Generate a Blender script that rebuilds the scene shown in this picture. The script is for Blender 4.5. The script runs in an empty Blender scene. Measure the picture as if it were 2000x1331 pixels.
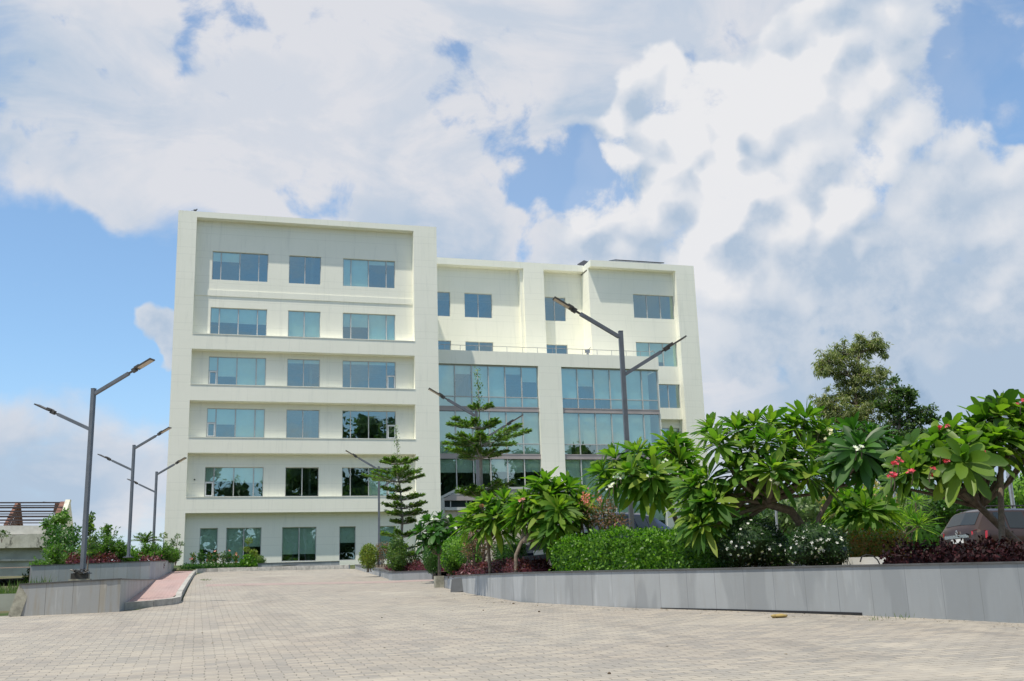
import bpy, math, random
import numpy as np
from mathutils import Vector, Matrix, Quaternion

random.seed(7)
rng = np.random.default_rng(11)
SC = bpy.context.scene
C = SC.collection
R = math.radians

# ------------------------------------------------------------------ camera
FPX = 2107.75                      # focal length in pixels of a 2000 px wide frame
YAW, PITCH, ROLL = 0.285614812, 0.239578047, -0.0329400498
cy, sy = math.cos(YAW), math.sin(YAW)
_f = np.array([sy*math.cos(PITCH), cy*math.cos(PITCH), math.sin(PITCH)])
_r = np.array([cy, -sy, 0.0]); _u = np.cross(_r, _f)
_r2 = _r*math.cos(ROLL)+_u*math.sin(ROLL); _u2 = -_r*math.sin(ROLL)+_u*math.cos(ROLL)
cam = bpy.data.cameras.new('camera'); camo = bpy.data.objects.new('camera', cam); C.objects.link(camo)
camo.matrix_world = Matrix(((_r2[0], _u2[0], -_f[0], 0), (_r2[1], _u2[1], -_f[1], 0), (_r2[2], _u2[2], -_f[2], 0), (0, 0, 0, 1)))
cam.sensor_width = 36; cam.lens = FPX/2000*36; cam.clip_end = 4000; cam.clip_start = 0.1
SC.camera = camo

def ray(px, py):
    return _r2*((px-1000)/FPX) - _u2*((py-665.5)/FPX) + _f
def onY(px, py, Y):                # point of the vertical plane at distance Y (building fronts)
    d = ray(px, py); return d*(Y/d[1])
def at(px, py, D):                 # point at horizontal forward distance D
    d = ray(px, py); return d*(D/(d[0]*sy+d[1]*cy))
def depth(x, y): return x*sy+y*cy
SL, H0 = 0.06, 1.5
def gz(x, y):                      # the drive climbs 6 % towards the building, then levels off
    return -H0+SL*min(max(depth(x, y), -15), 74)
def G(px, py):
    d = ray(px, py); fd = d[0]*sy+d[1]*cy
    return d*(-H0/(d[2]-SL*fd))
def tz(x, y): return -0.17+0.0288*depth(x, y)     # raised bed and car park on the right

# ------------------------------------------------------------------ sun, sky, exposure
EL, AZ = R(68), R(57)
S = Vector((-math.sin(AZ)*math.cos(EL), -math.cos(AZ)*math.cos(EL), math.sin(EL)))
sun = bpy.data.lights.new('sun', 'SUN'); sun.energy = 4.1; sun.angle = R(0.6); sun.color = (1, 0.93, 0.80)
suno = bpy.data.objects.new('sun', sun); C.objects.link(suno); suno.rotation_euler = S.to_track_quat('Z', 'Y').to_euler()
suno.location = (0, 0, 60)
SC.view_settings.view_transform = 'Standard'; SC.view_settings.look = 'None'
SC.view_settings.gamma = 1; SC.view_settings.exposure = 0.13
SC.render.engine = 'CYCLES'

W = bpy.data.worlds.new('World'); SC.world = W; W.use_nodes = True
W.cycles.sampling_method = 'MANUAL'; W.cycles.sample_map_resolution = 512
nt = W.node_tree; nt.nodes.clear()
class NT:
    def __init__(s, nt): s.nt = nt
    def n(s, t, **k):
        nd = s.nt.nodes.new(t)
        for a, b in k.items(): setattr(nd, a, b)
        return nd
    def l(s, a, b): s.nt.links.new(a, b)
    def put(s, sock, v):
        if hasattr(v, 'is_output') or isinstance(v, bpy.types.NodeSocket): s.l(v, sock)
        else: sock.default_value = v
    def math(s, op, a, b=None, c=None, clamp=False):
        m = s.n('ShaderNodeMath', operation=op); m.use_clamp = clamp
        s.put(m.inputs[0], a)
        if b is not None: s.put(m.inputs[1], b)
        if c is not None: s.put(m.inputs[2], c)
        return m.outputs[0]
    def vmath(s, op, a, b=None, val=False):
        m = s.n('ShaderNodeVectorMath', operation=op)
        s.put(m.inputs[0], a)
        if b is not None: s.put(m.inputs[1], b)
        return m.outputs[1 if val else 0]
    def mapr(s, v, a, b, c=0.0, d=1.0, smooth=True):
        m = s.n('ShaderNodeMapRange'); m.interpolation_type = 'SMOOTHSTEP' if smooth else 'LINEAR'
        s.put(m.inputs[0], v); m.inputs[1].default_value = a; m.inputs[2].default_value = b
        m.inputs[3].default_value = c; m.inputs[4].default_value = d
        return m.outputs[0]
    def mix(s, f, a, b, bt='MIX'):
        m = s.n('ShaderNodeMix', data_type='RGBA', blend_type=bt)
        s.put(m.inputs[0], f); s.put(m.inputs[6], a if not isinstance(a, tuple) else (*a[:3], 1)); s.put(m.inputs[7], b if not isinstance(b, tuple) else (*b[:3], 1))
        return m.outputs[2]
    def noise(s, vec, scale, detail=4, rough=0.5, w=None, dist=0.0, out=0):
        m = s.n('ShaderNodeTexNoise'); s.put(m.inputs['Vector'], vec)
        m.inputs['Scale'].default_value = scale; m.inputs['Detail'].default_value = detail
        m.inputs['Roughness'].default_value = rough; m.inputs['Distortion'].default_value = dist
        return m.outputs[out]

w = NT(nt)
SKYTINT = (1.32, 1.60, 1.68)
tc = w.n('ShaderNodeTexCoord').outputs['Generated']
sky = w.n('ShaderNodeTexSky'); sky.sky_type = 'NISHITA'; sky.sun_disc = False
sky.sun_elevation = EL; sky.sun_rotation = math.atan2(S.x, S.y); sky.air_density = 1.0; sky.dust_density = 0.4; sky.ozone_density = 2.2
# cloud layout: caps on the sky sphere (aim point, angular radius, weight); edges are warped by noise
def capsum(vec, caps, lo=1.35, hi=0.45):
    tot = None
    for px, py, rad, wt in caps:
        d = ray(px, py); d = d/np.linalg.norm(d); a = rad/FPX
        m = w.mapr(w.vmath('DOT_PRODUCT', vec, tuple(d), val=True), math.cos(a*lo), math.cos(a*hi), 0, wt)
        tot = m if tot is None else w.math('ADD', tot, m)
    return tot
def near(px, py, r0, r1, a=1.0, b=0.0):   # value a inside r0, fading to b at r1
    d = ray(px, py); d = d/np.linalg.norm(d)
    return w.mapr(w.vmath('DOT_PRODUCT', tc, tuple(d), val=True), math.cos(r1/FPX), math.cos(r0/FPX), b, a)
sxyz = w.n('ShaderNodeSeparateXYZ'); w.l(tc, sxyz.inputs[0]); zz = sxyz.outputs[2]
wv1 = w.noise(tc, 4.5, 3, 0.55, out=1); wv2 = w.noise(tc, 15.0, 4, 0.6, out=1)
half = (0.5, 0.5, 0.5)
tw = w.vmath('ADD', tc, w.vmath('MULTIPLY', w.vmath('SUBTRACT', wv1, half), (.085, .085, .085)))
tw = w.vmath('ADD', tw, w.vmath('MULTIPLY', w.vmath('SUBTRACT', wv2, half), (.045, .045, .045)))
tw = w.vmath('NORMALIZE', tw)
def voro(scale, vec):
    v = w.n('ShaderNodeTexVoronoi'); v.feature = 'SMOOTH_F1'; v.inputs['Scale'].default_value = scale; v.inputs['Smoothness'].default_value = 0.35; w.l(vec, v.inputs['Vector']); return v.outputs['Distance']
n1 = w.noise(tc, 5.0, 4, 0.58, dist=0.3); n2 = w.noise(tc, 18.0, 7, 0.62)
strk = w.noise(w.vmath('MULTIPLY', tc, (1, 1, 2.2)), 6.0, 7, 0.60, dist=0.6)
# layout: overall veil (thin), heaped cumulus (cum), clear holes (hole)
thin = [(230, 170, 260, .45), (520, 200, 280, .5), (820, 230, 270, .5), (1020, 120, 220, .45), (700, 330, 180, .4), (900, 420, 190, .5), (560, 310, 150, .25), (1100, 470, 200, .5), (1250, 20, 260, .45), (1500, -40, 250, .4), (400, -160, 420, .35), (1180, 110, 210, .5),
        (80, 300, 130, .40), (205, 392, 70, .34), (50, 352, 50, .25), (1960, 60, 150, .22), (50, 880, 150, .45), (240, 850, 120, .35), (330, 670, 50, .4), (200, 398, 45, .3), (130, 355, 60, .25), (1900, 640, 280, .45), (1500, 700, 330, .6), (1750, 760, 260, .45), (120, 960, 200, .3), (1940, 200, 90, .14),
        (150, 560, 240, -.55), (200, 690, 150, -.45), (60, 620, 120, -.3), (1180, 120, 110, .5), (1080, 200, 70, .3), (1960, 220, 80, -.35), (935, 195, 62, -.38), (428, 40, 75, -.42), (20, 60, 110, -.3), (470, 425, 100, -.3), (700, 372, 60, -.28), (1000, 360, 40, -.2)]
dA = w.math('ADD', capsum(tw, thin, 1.6, 0.2), w.math('ADD', w.math('MULTIPLY', w.math('SUBTRACT', strk, 0.5), 1.15), w.math('MULTIPLY', w.math('SUBTRACT', n2, 0.5), 0.55)))
zen = w.mapr(zz, 0.62, 0.86, 0.0, 0.6)  # cloud overhead, out of view, added to make the ambient light neutral
backc = w.mapr(w.vmath('DOT_PRODUCT', tc, (sy, cy, 0.0), val=True), 0.45, -0.1, 0.0, 0.22)  # unseen thin cloud behind the viewer, added to grey ambient light and window reflections
dA = w.math('ADD', dA, w.math('ADD', zen, backc))
mA = w.mapr(dA, -0.08, 0.62, 0.0, 0.97)
cum = [(1480, 330, 300, .9), (1350, 320, 170, .5), (1690, 200, 200, .8), (1680, 80, 90, .7), (1520, 190, 130, .5), (1260, 470, 210, .6), (1720, 470, 300, .7), (1880, 330, 110, .5), (1970, 480, 170, .6), (1450, 590, 200, .5), (1150, 520, 170, .45), (1300, 190, 90, .6),
       (1570, 100, 60, .45), (1780, 130, 120, .5), (318, 655, 42, .75), (335, 690, 30, .6), (1830, 600, 200, .3), (1945, 150, 120, -.6), (1985, 250, 75, -.6), (1420, 30, 110, -.6), (1000, 400, 130, -.3)]
v1 = voro(13.0, tw); v2 = voro(32.0, tw)
puff = w.math('ADD', w.math('MULTIPLY', w.math('SUBTRACT', 0.42, v1), 0.75), w.math('MULTIPLY', w.math('SUBTRACT', 0.42, v2), 0.50))
dB = w.math('ADD', capsum(tw, cum, 1.35, 0.35), w.math('ADD', puff, w.math('MULTIPLY', w.math('SUBTRACT', n2, 0.5), 0.60)))
mB = w.mapr(dB, 0.28, 0.60)
lt = w.vmath('ADD', tw, (-0.016, -0.003, 0.020))
rel = w.math('ADD', w.math('MULTIPLY', w.math('SUBTRACT', voro(13.0, lt), v1), 1.0), w.math('MULTIPLY', w.math('SUBTRACT', voro(32.0, lt), v2), 0.8))
big = w.noise(tw, 5.2, 5, 0.55)
lit = near(1400, 230, 40, 430, 1.0, 0.0)
shB = w.math('ADD', w.math('MULTIPLY', near(1400, 230, 40, 480, 0.0, 1.0), 0.38), w.mapr(big, 0.34, 0.64, 0.56, 0.0))
shB = w.math('SUBTRACT', shB, w.math('MULTIPLY', lit, 0.34))
shB = w.math('ADD', shB, near(1740, 330, 30, 300, 0.16, 0.0)); shB = w.math('ADD', shB, near(1800, 740, 60, 420, 0.62, 0.0))
shB = w.math('SUBTRACT', shB, w.math('MULTIPLY', w.math('MULTIPLY', rel, w.math('ADD', w.math('MULTIPLY', lit, 1.0), 0.45)), 1.7)); shB = w.math('SUBTRACT', shB, near(1290, 600, 20, 180, 0.15, 0.0), clamp=True)
shB = w.math('MULTIPLY', shB, w.mapr(n2, 0.35, 0.65, 0.62, 1.05))
cB = w.mix(shB, (7.6, 7.62, 7.8), (4.0, 4.95, 6.2))
shA = w.math('ADD', w.mapr(strk, 0.38, 0.60, 0.55, 0.0), w.mapr(big, 0.38, 0.60, 0.55, 0.0))
shA = w.math('SUBTRACT', shA, near(560, 210, 60, 420, 0.30, 0.0))
shA = w.math('ADD', shA, near(1780, 750, 60, 340, 0.9, 0.0)); shA = w.math('SUBTRACT', shA, near(1450, 600, 20, 190, 0.35, 0.0), clamp=True)
cA = w.mix(shA, (6.7, 6.8, 7.2), (4.1, 5.1, 6.4))
skyc = w.mix(1.0, sky.outputs[0], SKYTINT, 'MULTIPLY')
skyc = w.mix(w.mapr(zz, 0.24, -0.04, 0.0, 0.75), skyc, (4.6, 5.6, 7.2))
skyc = w.mix(0.10, skyc, (6.0, 6.8, 8.0))
skyc = w.mix(near(1800, 800, 30, 420, 0.85, 0.0), skyc, (2.6, 3.5, 4.8))
hole = capsum(tw, [(1122, 322, 112, .31), (1112, 318, 45, .26), (1150, 300, 40, .12), (1965, 130, 140, .32), (1950, 160, 60, .22), (1985, 250, 80, .28), (1890, 100, 70, .2), (935, 198, 75, .24), (428, 42, 60, .24), (700, 372, 70, .22), (985, 350, 50, .2), (640, 365, 60, .2)], 1.7, 0.0)
hn = w.noise(tc, 12.0, 6, 0.65, dist=0.3)
hole = w.mapr(w.math('ADD', hole, w.math('ADD', w.math('MULTIPLY', w.math('SUBTRACT', hn, 0.5), 1.6), w.math('MULTIPLY', w.math('SUBTRACT', v2, 0.42), 0.6))), 0.26, 0.60)
keep = w.math('SUBTRACT', 1.0, w.math('MULTIPLY', hole, 0.88))
mA = w.math('MULTIPLY', mA, keep); mB = w.math('MULTIPLY', mB, keep)
col = w.mix(mA, skyc, cA)
col = w.mix(w.math('MULTIPLY', mB, 0.96), col, cB)
bg = w.n('ShaderNodeBackground'); w.l(col, bg.inputs[0]); bg.inputs[1].default_value = 0.1
wo = w.n('ShaderNodeOutputWorld'); w.l(bg.outputs[0], wo.inputs[0])

# ------------------------------------------------------------------ mesh helpers
class MB:
    def __init__(s): s.v = []; s.f = []; s.n = 0; s.uv = None
    def add(s, V, F):
        V = np.asarray(V, float).reshape(-1, 3)
        s.v.append(V); s.f += [tuple(int(i)+s.n for i in f) for f in F]; s.n += len(V); return s
    def box(s, x0, x1, y0, y1, z0, z1, M=None):
        V = np.array([(x, y, z) for z in (z0, z1) for y in (y0, y1) for x in (x0, x1)], float)
        if M is not None: V = V @ np.array(M)[:3, :3].T + np.array(M)[:3, 3]
        return s.add(V, [(0, 2, 3, 1), (4, 5, 7, 6), (0, 1, 5, 4), (2, 6, 7, 3), (0, 4, 6, 2), (1, 3, 7, 5)])
    def quad(s, a, b, c, d): return s.add([a, b, c, d], [(0, 1, 2, 3)])
    def tube(s, pts, rad, seg=8, cap=True):
        pts = np.asarray(pts, float); n = len(pts)
        rad = np.ones(n)*rad if np.isscalar(rad) else np.asarray(rad, float)
        t = np.gradient(pts, axis=0); t /= np.linalg.norm(t, axis=1)[:, None]+1e-12
        ref = np.array([0, 0, 1.0]) if abs(t[0][2]) < 0.9 else np.array([1.0, 0, 0])
        V = []; a = np.cross(t[0], ref); a /= np.linalg.norm(a)
        ang = np.linspace(0, 2*math.pi, seg, endpoint=False)
        for i in range(n):
            a = a - t[i]*np.dot(a, t[i]); a /= np.linalg.norm(a); b = np.cross(t[i], a)
            V.append(pts[i]+rad[i]*(np.cos(ang)[:, None]*a+np.sin(ang)[:, None]*b))
        F = [(i*seg+j, i*seg+(j+1) % seg, (i+1)*seg+(j+1) % seg, (i+1)*seg+j) for i in range(n-1) for j in range(seg)]
        if cap: F += [tuple(range(seg))[::-1], tuple((n-1)*seg+j for j in range(seg))]
        return s.add(np.concatenate(V), F)
    def beam(s, a, b, wd, ht, up=(0, 0, 1)):      # square bar from a to b
        a = np.asarray(a, float); b = np.asarray(b, float); t = (b-a)/np.linalg.norm(b-a)
        sd = np.cross(t, up)
        if np.linalg.norm(sd) < 1e-6: sd = np.array([1.0, 0, 0])
        sd = sd/np.linalg.norm(sd); u = np.cross(sd, t)
        V = [p+sd*x*wd/2+u*z*ht/2 for p in (a, b) for x, z in ((-1, -1), (1, -1), (1, 1), (-1, 1))]
        return s.add(V, [(0, 1, 2, 3), (7, 6, 5, 4), (0, 4, 5, 1), (1, 5, 6, 2), (2, 6, 7, 3), (3, 7, 4, 0)])
    def ico(s, c, r, sub=2, lump=0.0):
        bm_v, bm_f = ICO[sub]
        V = bm_v.copy()
        if lump: V *= (1+lump*(rng.random((len(V), 1))-.5))
        return s.add(V*np.asarray(r, float)+np.asarray(c, float), bm_f)
    def prism(s, poly, z0, z1):                   # poly [(x,y)], z0/z1 scalars or lists
        n = len(poly); a = np.ones(n)*z0 if np.isscalar(z0) else z0; b = np.ones(n)*z1 if np.isscalar(z1) else z1
        V = [(x, y, a[i]) for i, (x, y) in enumerate(poly)]+[(x, y, b[i]) for i, (x, y) in enumerate(poly)]
        return s.add(V, [tuple(range(n))[::-1], tuple(range(n, 2*n))]+[(i, (i+1) % n, n+(i+1) % n, n+i) for i in range(n)])
import bmesh
ICO = {}
for sub in (1, 2, 3):
    b_ = bmesh.new(); bmesh.ops.create_icosphere(b_, subdivisions=sub, radius=1.0)
    ICO[sub] = (np.array([v.co[:] for v in b_.verts]), [tuple(v.index for v in f.verts) for f in b_.faces]); b_.free()

ORG = {}
def mesh(name, V, F, mat, smooth=False, uv=None):
    me = bpy.data.meshes.new(name)
    V = np.asarray(V, np.float32)
    if isinstance(F, np.ndarray):
        k = F.shape[1]; me.vertices.add(len(V)); me.vertices.foreach_set('co', V.ravel())
        me.loops.add(F.size); me.loops.foreach_set('vertex_index', F.ravel().astype(np.int32))
        me.polygons.add(len(F)); me.polygons.foreach_set('loop_start', np.arange(0, F.size, k, dtype=np.int32))
        me.polygons.foreach_set('loop_total', np.full(len(F), k, np.int32)); me.update(calc_edges=True)
    else:
        me.from_pydata(V.tolist(), [], F)
    if mat is not None: me.materials.append(mat)
    if smooth: me.polygons.foreach_set('use_smooth', [True]*len(me.polygons))
    if uv is not None:
        ul = me.uv_layers.new(name='UVMap')
        vi = np.zeros(len(me.loops), np.int32); me.loops.foreach_get('vertex_index', vi)
        ul.data.foreach_set('uv', np.asarray(uv, np.float32)[vi].ravel())
    return me
def tag(o, label=None, cat=None, group=None, kind=None):
    for k, v in (('label', label), ('category', cat), ('group', group), ('kind', kind)):
        if v: o[k] = v
    return o
def thing(name, org, label, cat, group=None):
    o = bpy.data.objects.new(name, None); C.objects.link(o); o.location = org; o.empty_display_size = 0.3
    ORG[o.name] = np.array(org, float); return tag(o, label, cat, group)
def part(name, mb, mat, parent, smooth=False, uv=None, local=False, label=None):
    V, F = (np.concatenate(mb.v), mb.f) if isinstance(mb, MB) else mb
    org = np.zeros(3) if local else ORG[parent.name]
    o = bpy.data.objects.new(name, mesh(name, V-org, F, mat, smooth, uv)); C.objects.link(o); o.parent = parent
    ORG[o.name] = org if not local else np.zeros(3)
    if label: o['label'] = label
    return o
def solo(name, mb, mat, label=None, cat=None, group=None, kind=None, smooth=False, uv=None, center=True):
    V, F = (np.concatenate(mb.v), mb.f) if isinstance(mb, MB) else mb
    org = np.array([V[:, 0].mean(), V[:, 1].mean(), V[:, 2].min()]) if center else np.zeros(3)
    o = bpy.data.objects.new(name, mesh(name, V-org, F, mat, smooth, uv)); C.objects.link(o); o.location = org
    ORG[o.name] = org
    return tag(o, label, cat, group, kind)
def copy_tree(o, parent=None):
    c = o.copy(); C.objects.link(c)
    if parent is not None: c.parent = parent
    for ch in list(o.children): copy_tree(ch, c)
    return c

# ------------------------------------------------------------------ materials
def new_mat(name):
    m = bpy.data.materials.new(name); m.use_nodes = True; t = NT(m.node_tree); m.node_tree.nodes.clear()
    out = t.n('ShaderNodeOutputMaterial'); return m, t, out
def principled(t, out, col, rough=0.6, metal=0.0, spec=0.5, bump=None, bstr=0.2, bdist=0.01, coat=0.0):
    p = t.n('ShaderNodeBsdfPrincipled'); t.put(p.inputs['Base Color'], col if not isinstance(col, tuple) else (*col[:3], 1))
    t.put(p.inputs['Roughness'], rough); p.inputs['Metallic'].default_value = metal; p.inputs['Specular IOR Level'].default_value = spec
    p.inputs['Coat Weight'].default_value = coat
    if bump is not None:
        b = t.n('ShaderNodeBump'); b.inputs['Strength'].default_value = bstr; b.inputs['Distance'].default_value = bdist
        t.l(bump, b.inputs['Height']); t.l(b.outputs[0], p.inputs['Normal'])
    t.l(p.outputs[0], out.inputs[0]); return p
def simple(name, col, rough=0.6, metal=0.0, var=0.12, scale=3.0, bump=0.0, spec=0.5, coat=0.0):
    m, t, out = new_mat(name)
    co = t.n('ShaderNodeTexCoord').outputs['Object']
    n = t.noise(co, scale, 6, 0.6)
    c = t.mix(t.mapr(n, 0.3, 0.7), tuple(x*(1-var) for x in col), tuple(min(1, x*(1+var)) for x in col))
    principled(t, out, c, rough, metal, spec, n if bump else None, bump, coat=coat); return m
def foliage(name, cols, rough=0.45, trans=0.35, spec=0.5):
    m, t, out = new_mat(name)
    g = t.n('ShaderNodeNewGeometry'); rp = t.n('ShaderNodeValToRGB'); t.l(g.outputs['Random Per Island'], rp.inputs[0])
    cr = rp.color_ramp
    while len(cr.elements) < len(cols): cr.elements.new(0.5)
    for i, c in enumerate(cols): cr.elements[i].position = i/(len(cols)-1); cr.elements[i].color = (*c, 1)
    p = t.n('ShaderNodeBsdfPrincipled'); t.l(rp.outputs[0], p.inputs['Base Color']); p.inputs['Roughness'].default_value = rough
    p.inputs['Specular IOR Level'].default_value = spec
    tr = t.n('ShaderNodeBsdfTranslucent'); t.l(t.mix(1.0, rp.outputs[0], (1.5, 1.9, 0.6), 'MULTIPLY'), tr.inputs[0])
    mx = t.n('ShaderNodeMixShader'); mx.inputs[0].default_value = trans
    t.l(p.outputs[0], mx.inputs[1]); t.l(tr.outputs[0], mx.inputs[2]); t.l(mx.outputs[0], out.inputs[0]); return m

def mat_wall():
    m, t, out = new_mat('cream_wall_paint')
    co = t.n('ShaderNodeTexCoord').outputs['Object']
    sp = t.n('ShaderNodeSeparateXYZ'); t.l(co, sp.inputs[0])
    # faint horizontal panel joints, in pairs, one pair to about 2 m
    def lines(period, off, wd):
        f = t.math('FRACT', t.math('DIVIDE', t.math('ADD', sp.outputs[2], off), period))
        return t.math('LESS_THAN', f, wd/period)
    j = t.math('MAXIMUM', lines(1.85, 0.1, 0.03), lines(1.85, 0.62, 0.03))
    nb = t.noise(co, 0.35, 5, 0.6)
    st = t.noise(t.vmath('MULTIPLY', co, (2.3, 2.9, 0.16)), 1.37, 6, 0.7, dist=0.9)
    c = t.mix(t.mapr(nb, 0.3, 0.7), (0.88, 0.872, 0.755), (0.915, 0.902, 0.79))
    c = t.mix(t.mapr(st, 0.50, 0.80, 0, 0.36), c, (0.60, 0.61, 0.54))
    c = t.mix(t.math('MULTIPLY', j, 0.16), c, (0.40, 0.41, 0.36))
    fn = t.noise(co, 9.0, 4, 0.6)
    principled(t, out, c, 0.75, 0, 0.25, t.math('ADD', t.math('MULTIPLY', j, -0.3), t.math('MULTIPLY', fn, 0.15)), 0.25, 0.03)
    return m
M = {}
M['wall'] = mat_wall()
M['roof'] = simple('roof_screed', (0.45, 0.44, 0.41), 0.85, var=0.2, scale=0.6)
M['alu'] = simple('window_aluminium', (0.52, 0.52, 0.50), 0.45, 0.0, 0.08)
M['alupink'] = simple('pinkish_cladding_panel', (0.40, 0.355, 0.34), 0.4, 0.0, 0.08, 1.0)
M['white'] = simple('white_frame', (0.75, 0.76, 0.75), 0.4)
M['blind'] = simple('roller_blind', (0.86, 0.88, 0.85), 0.8, var=0.05, scale=1.2)
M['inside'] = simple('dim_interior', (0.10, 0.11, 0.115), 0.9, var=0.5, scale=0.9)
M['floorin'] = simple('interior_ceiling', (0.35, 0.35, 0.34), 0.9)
M['steel'] = simple('rail_steel', (0.42, 0.42, 0.42), 0.35, 0.7)
M['pole'] = simple('pole_grey_paint', (0.125, 0.14, 0.165), 0.42, 0.0, 0.12, 4.0)
M['lampbody'] = simple('lamp_housing', (0.06, 0.055, 0.05), 0.45, 0.0, 0.15, 6.0)
M['lens'] = simple('lamp_lens', (0.62, 0.52, 0.42), 0.35, 0.0, 0.15, 14.0)
M['concrete'] = simple('kerb_concrete', (0.42, 0.405, 0.37), 0.85, var=0.22, scale=5.0, bump=0.2)
M['oldconc'] = simple('rough_concrete', (0.33, 0.32, 0.26), 0.9, var=0.3, scale=6.0, bump=0.4)
M['soil'] = simple('soil', (0.11, 0.08, 0.055), 0.95, var=0.35, scale=4.0, bump=0.5)
M['bark'] = simple('bark', (0.19, 0.15, 0.115), 0.85, var=0.3, scale=12.0, bump=0.4)
M['barkgrey'] = simple('grey_bark', (0.30, 0.27, 0.23), 0.85, var=0.3, scale=10.0, bump=0.3)
M['rust'] = simple('rusty_steel', (0.16, 0.075, 0.055), 0.8, var=0.45, scale=5.0)
M['darksteel'] = simple('dark_purlin', (0.05, 0.04, 0.042), 0.7, var=0.3, scale=5.0)
M['coping'] = simple('dark_coping_stone', (0.085, 0.085, 0.085), 0.5, var=0.25, scale=4.0)
M['slate'] = simple('dark_slate', (0.055, 0.06, 0.065), 0.5, var=0.15, scale=4.0)
M['black'] = simple('black_rubber', (0.015, 0.015, 0.016), 0.6)
M['solar'] = simple('solar_panel_black', (0.02, 0.022, 0.03), 0.25)
M['chrome'] = simple('chrome', (0.7, 0.7, 0.7), 0.18, 0.9, 0.05)
M['plate'] = simple('number_plate', (0.72, 0.72, 0.70), 0.5)
M['taillight'] = simple('tail_light_red', (0.42, 0.02, 0.03), 0.15, coat=0.6)
M['lampclear'] = simple('headlight_glass', (0.55, 0.56, 0.58), 0.12, coat=0.8)
M['carbrown'] = simple('brown_car_paint', (0.058, 0.035, 0.026), 0.34, 0.3, 0.06, 2.0, coat=0.35)
M['carblue'] = simple('dark_blue_car_paint', (0.016, 0.022, 0.045), 0.35, 0.1, 0.06, 2.0, coat=0.4)
M['cargrey'] = simple('grey_car_paint', (0.30, 0.31, 0.33), 0.3, 0.3, 0.05, 2.0, coat=0.7)

def mat_glass(name, tint, refl):
    m, t, out = new_mat(name)
    lw = t.n('ShaderNodeLayerWeight'); lw.inputs[0].default_value = 0.35
    co = t.n('ShaderNodeTexCoord').outputs['Object']
    wv = t.noise(co, 0.7, 2, 0.5)
    bp = t.n('ShaderNodeBump'); bp.inputs['Strength'].default_value = 0.05; bp.inputs['Distance'].default_value = 0.12; t.l(wv, bp.inputs['Height'])
    gl = t.n('ShaderNodeBsdfGlossy'); gl.inputs['Roughness'].default_value = 0.0; gl.inputs[0].default_value = (0.74, 0.95, 0.93, 1); t.l(bp.outputs[0], gl.inputs['Normal'])
    tr = t.n('ShaderNodeBsdfTransparent'); tr.inputs[0].default_value = (*tint, 1)
    f = t.math('ADD', t.math('MULTIPLY', lw.outputs['Fresnel'], 0.5), refl, clamp=True)
    mx = t.n('ShaderNodeMixShader'); t.l(f, mx.inputs[0]); t.l(tr.outputs[0], mx.inputs[1]); t.l(gl.outputs[0], mx.inputs[2])
    t.l(mx.outputs[0], out.inputs[0]); return m
M['glass'] = mat_glass('tinted_glass', (0.80, 0.96, 0.87), 0.31)
M['carglass'] = simple('dark_car_glass', (0.02, 0.028, 0.032), 0.06, 0.0, 0.05, spec=0.5, coat=0.0)

def mat_paving(name, c1, c2, mort, bw, bh, tint, rot=0.0):
    m, t, out = new_mat(name)
    co = t.n('ShaderNodeTexCoord').outputs['Object']
    wob = t.noise(co, 4.0, 4, 0.65, out=1)
    v = t.vmath('ADD', co, t.vmath('MULTIPLY', t.vmath('SUBTRACT', wob, (0.5, 0.5, 0.5)), (0.09, 0.09, 0.0)))
    br = t.n('ShaderNodeTexBrick'); t.l(v, br.inputs['Vector']); br.offset = 0.5; br.squash = 1.0
    br.inputs['Color1'].default_value = (*c1, 1); br.inputs['Color2'].default_value = (*c2, 1); br.inputs['Mortar'].default_value = (*mort, 1)
    br.inputs['Scale'].default_value = 1; br.inputs['Mortar Size'].default_value = 0.007; br.inputs['Mortar Smooth'].default_value = 0.4
    br.inputs['Brick Width'].default_value = bw; br.inputs['Row Height'].default_value = bh; br.inputs['Bias'].default_value = 0.0
    big = t.noise(co, 0.16, 6, 0.62); mid = t.noise(co, 1.1, 5, 0.65)
    c = t.mix(t.mapr(big, 0.35, 0.68, 0, 0.75), br.outputs['Color'], t.mix(1.0, br.outputs['Color'], tint, 'MULTIPLY'))
    c = t.mix(t.mapr(mid, 0.45, 0.75, 0, 0.4), c, t.mix(1.0, c, (0.72, 0.72, 0.74), 'MULTIPLY'))
    tr_ = t.noise(t.vmath('MULTIPLY', co, (1.0, 0.12, 1)), 0.8, 5, 0.6)
    c = t.mix(t.mapr(tr_, 0.52, 0.66, 0, 0.38), c, t.mix(1.0, c, (0.66, 0.66, 0.68), 'MULTIPLY'))
    dust = t.noise(co, 0.45, 5, 0.6); c = t.mix(t.mapr(dust, 0.54, 0.72, 0, 0.45), c, tuple(min(1, x*1.18) for x in c1))
    spot = t.noise(co, 7.0, 3, 0.6)
    c = t.mix(t.mapr(spot, 0.70, 0.76, 0, 0.55), c, (0.10, 0.09, 0.08))
    principled(t, out, c, 0.85, 0, 0.3, t.math('ADD', br.outputs['Fac'], t.math('MULTIPLY', mid, -0.3)), -0.35, 0.012); return m
M['paving'] = mat_paving('beige_paver_blocks', (0.40, 0.362, 0.305), (0.29, 0.275, 0.25), (0.13, 0.12, 0.105), 0.29, 0.145, (0.93, 0.90, 0.90))
M['pink'] = mat_paving('pink_paver_blocks', (0.46, 0.315, 0.295), (0.40, 0.285, 0.265), (0.25, 0.17, 0.15), 0.22, 0.11, (0.95, 1.02, 1.04))
M['pinkband'] = mat_paving('dusty_pink_paver_band', (0.40, 0.31, 0.28), (0.36, 0.28, 0.26), (0.18, 0.15, 0.14), 0.22, 0.11, (0.95, 1.0, 1.0))

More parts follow.
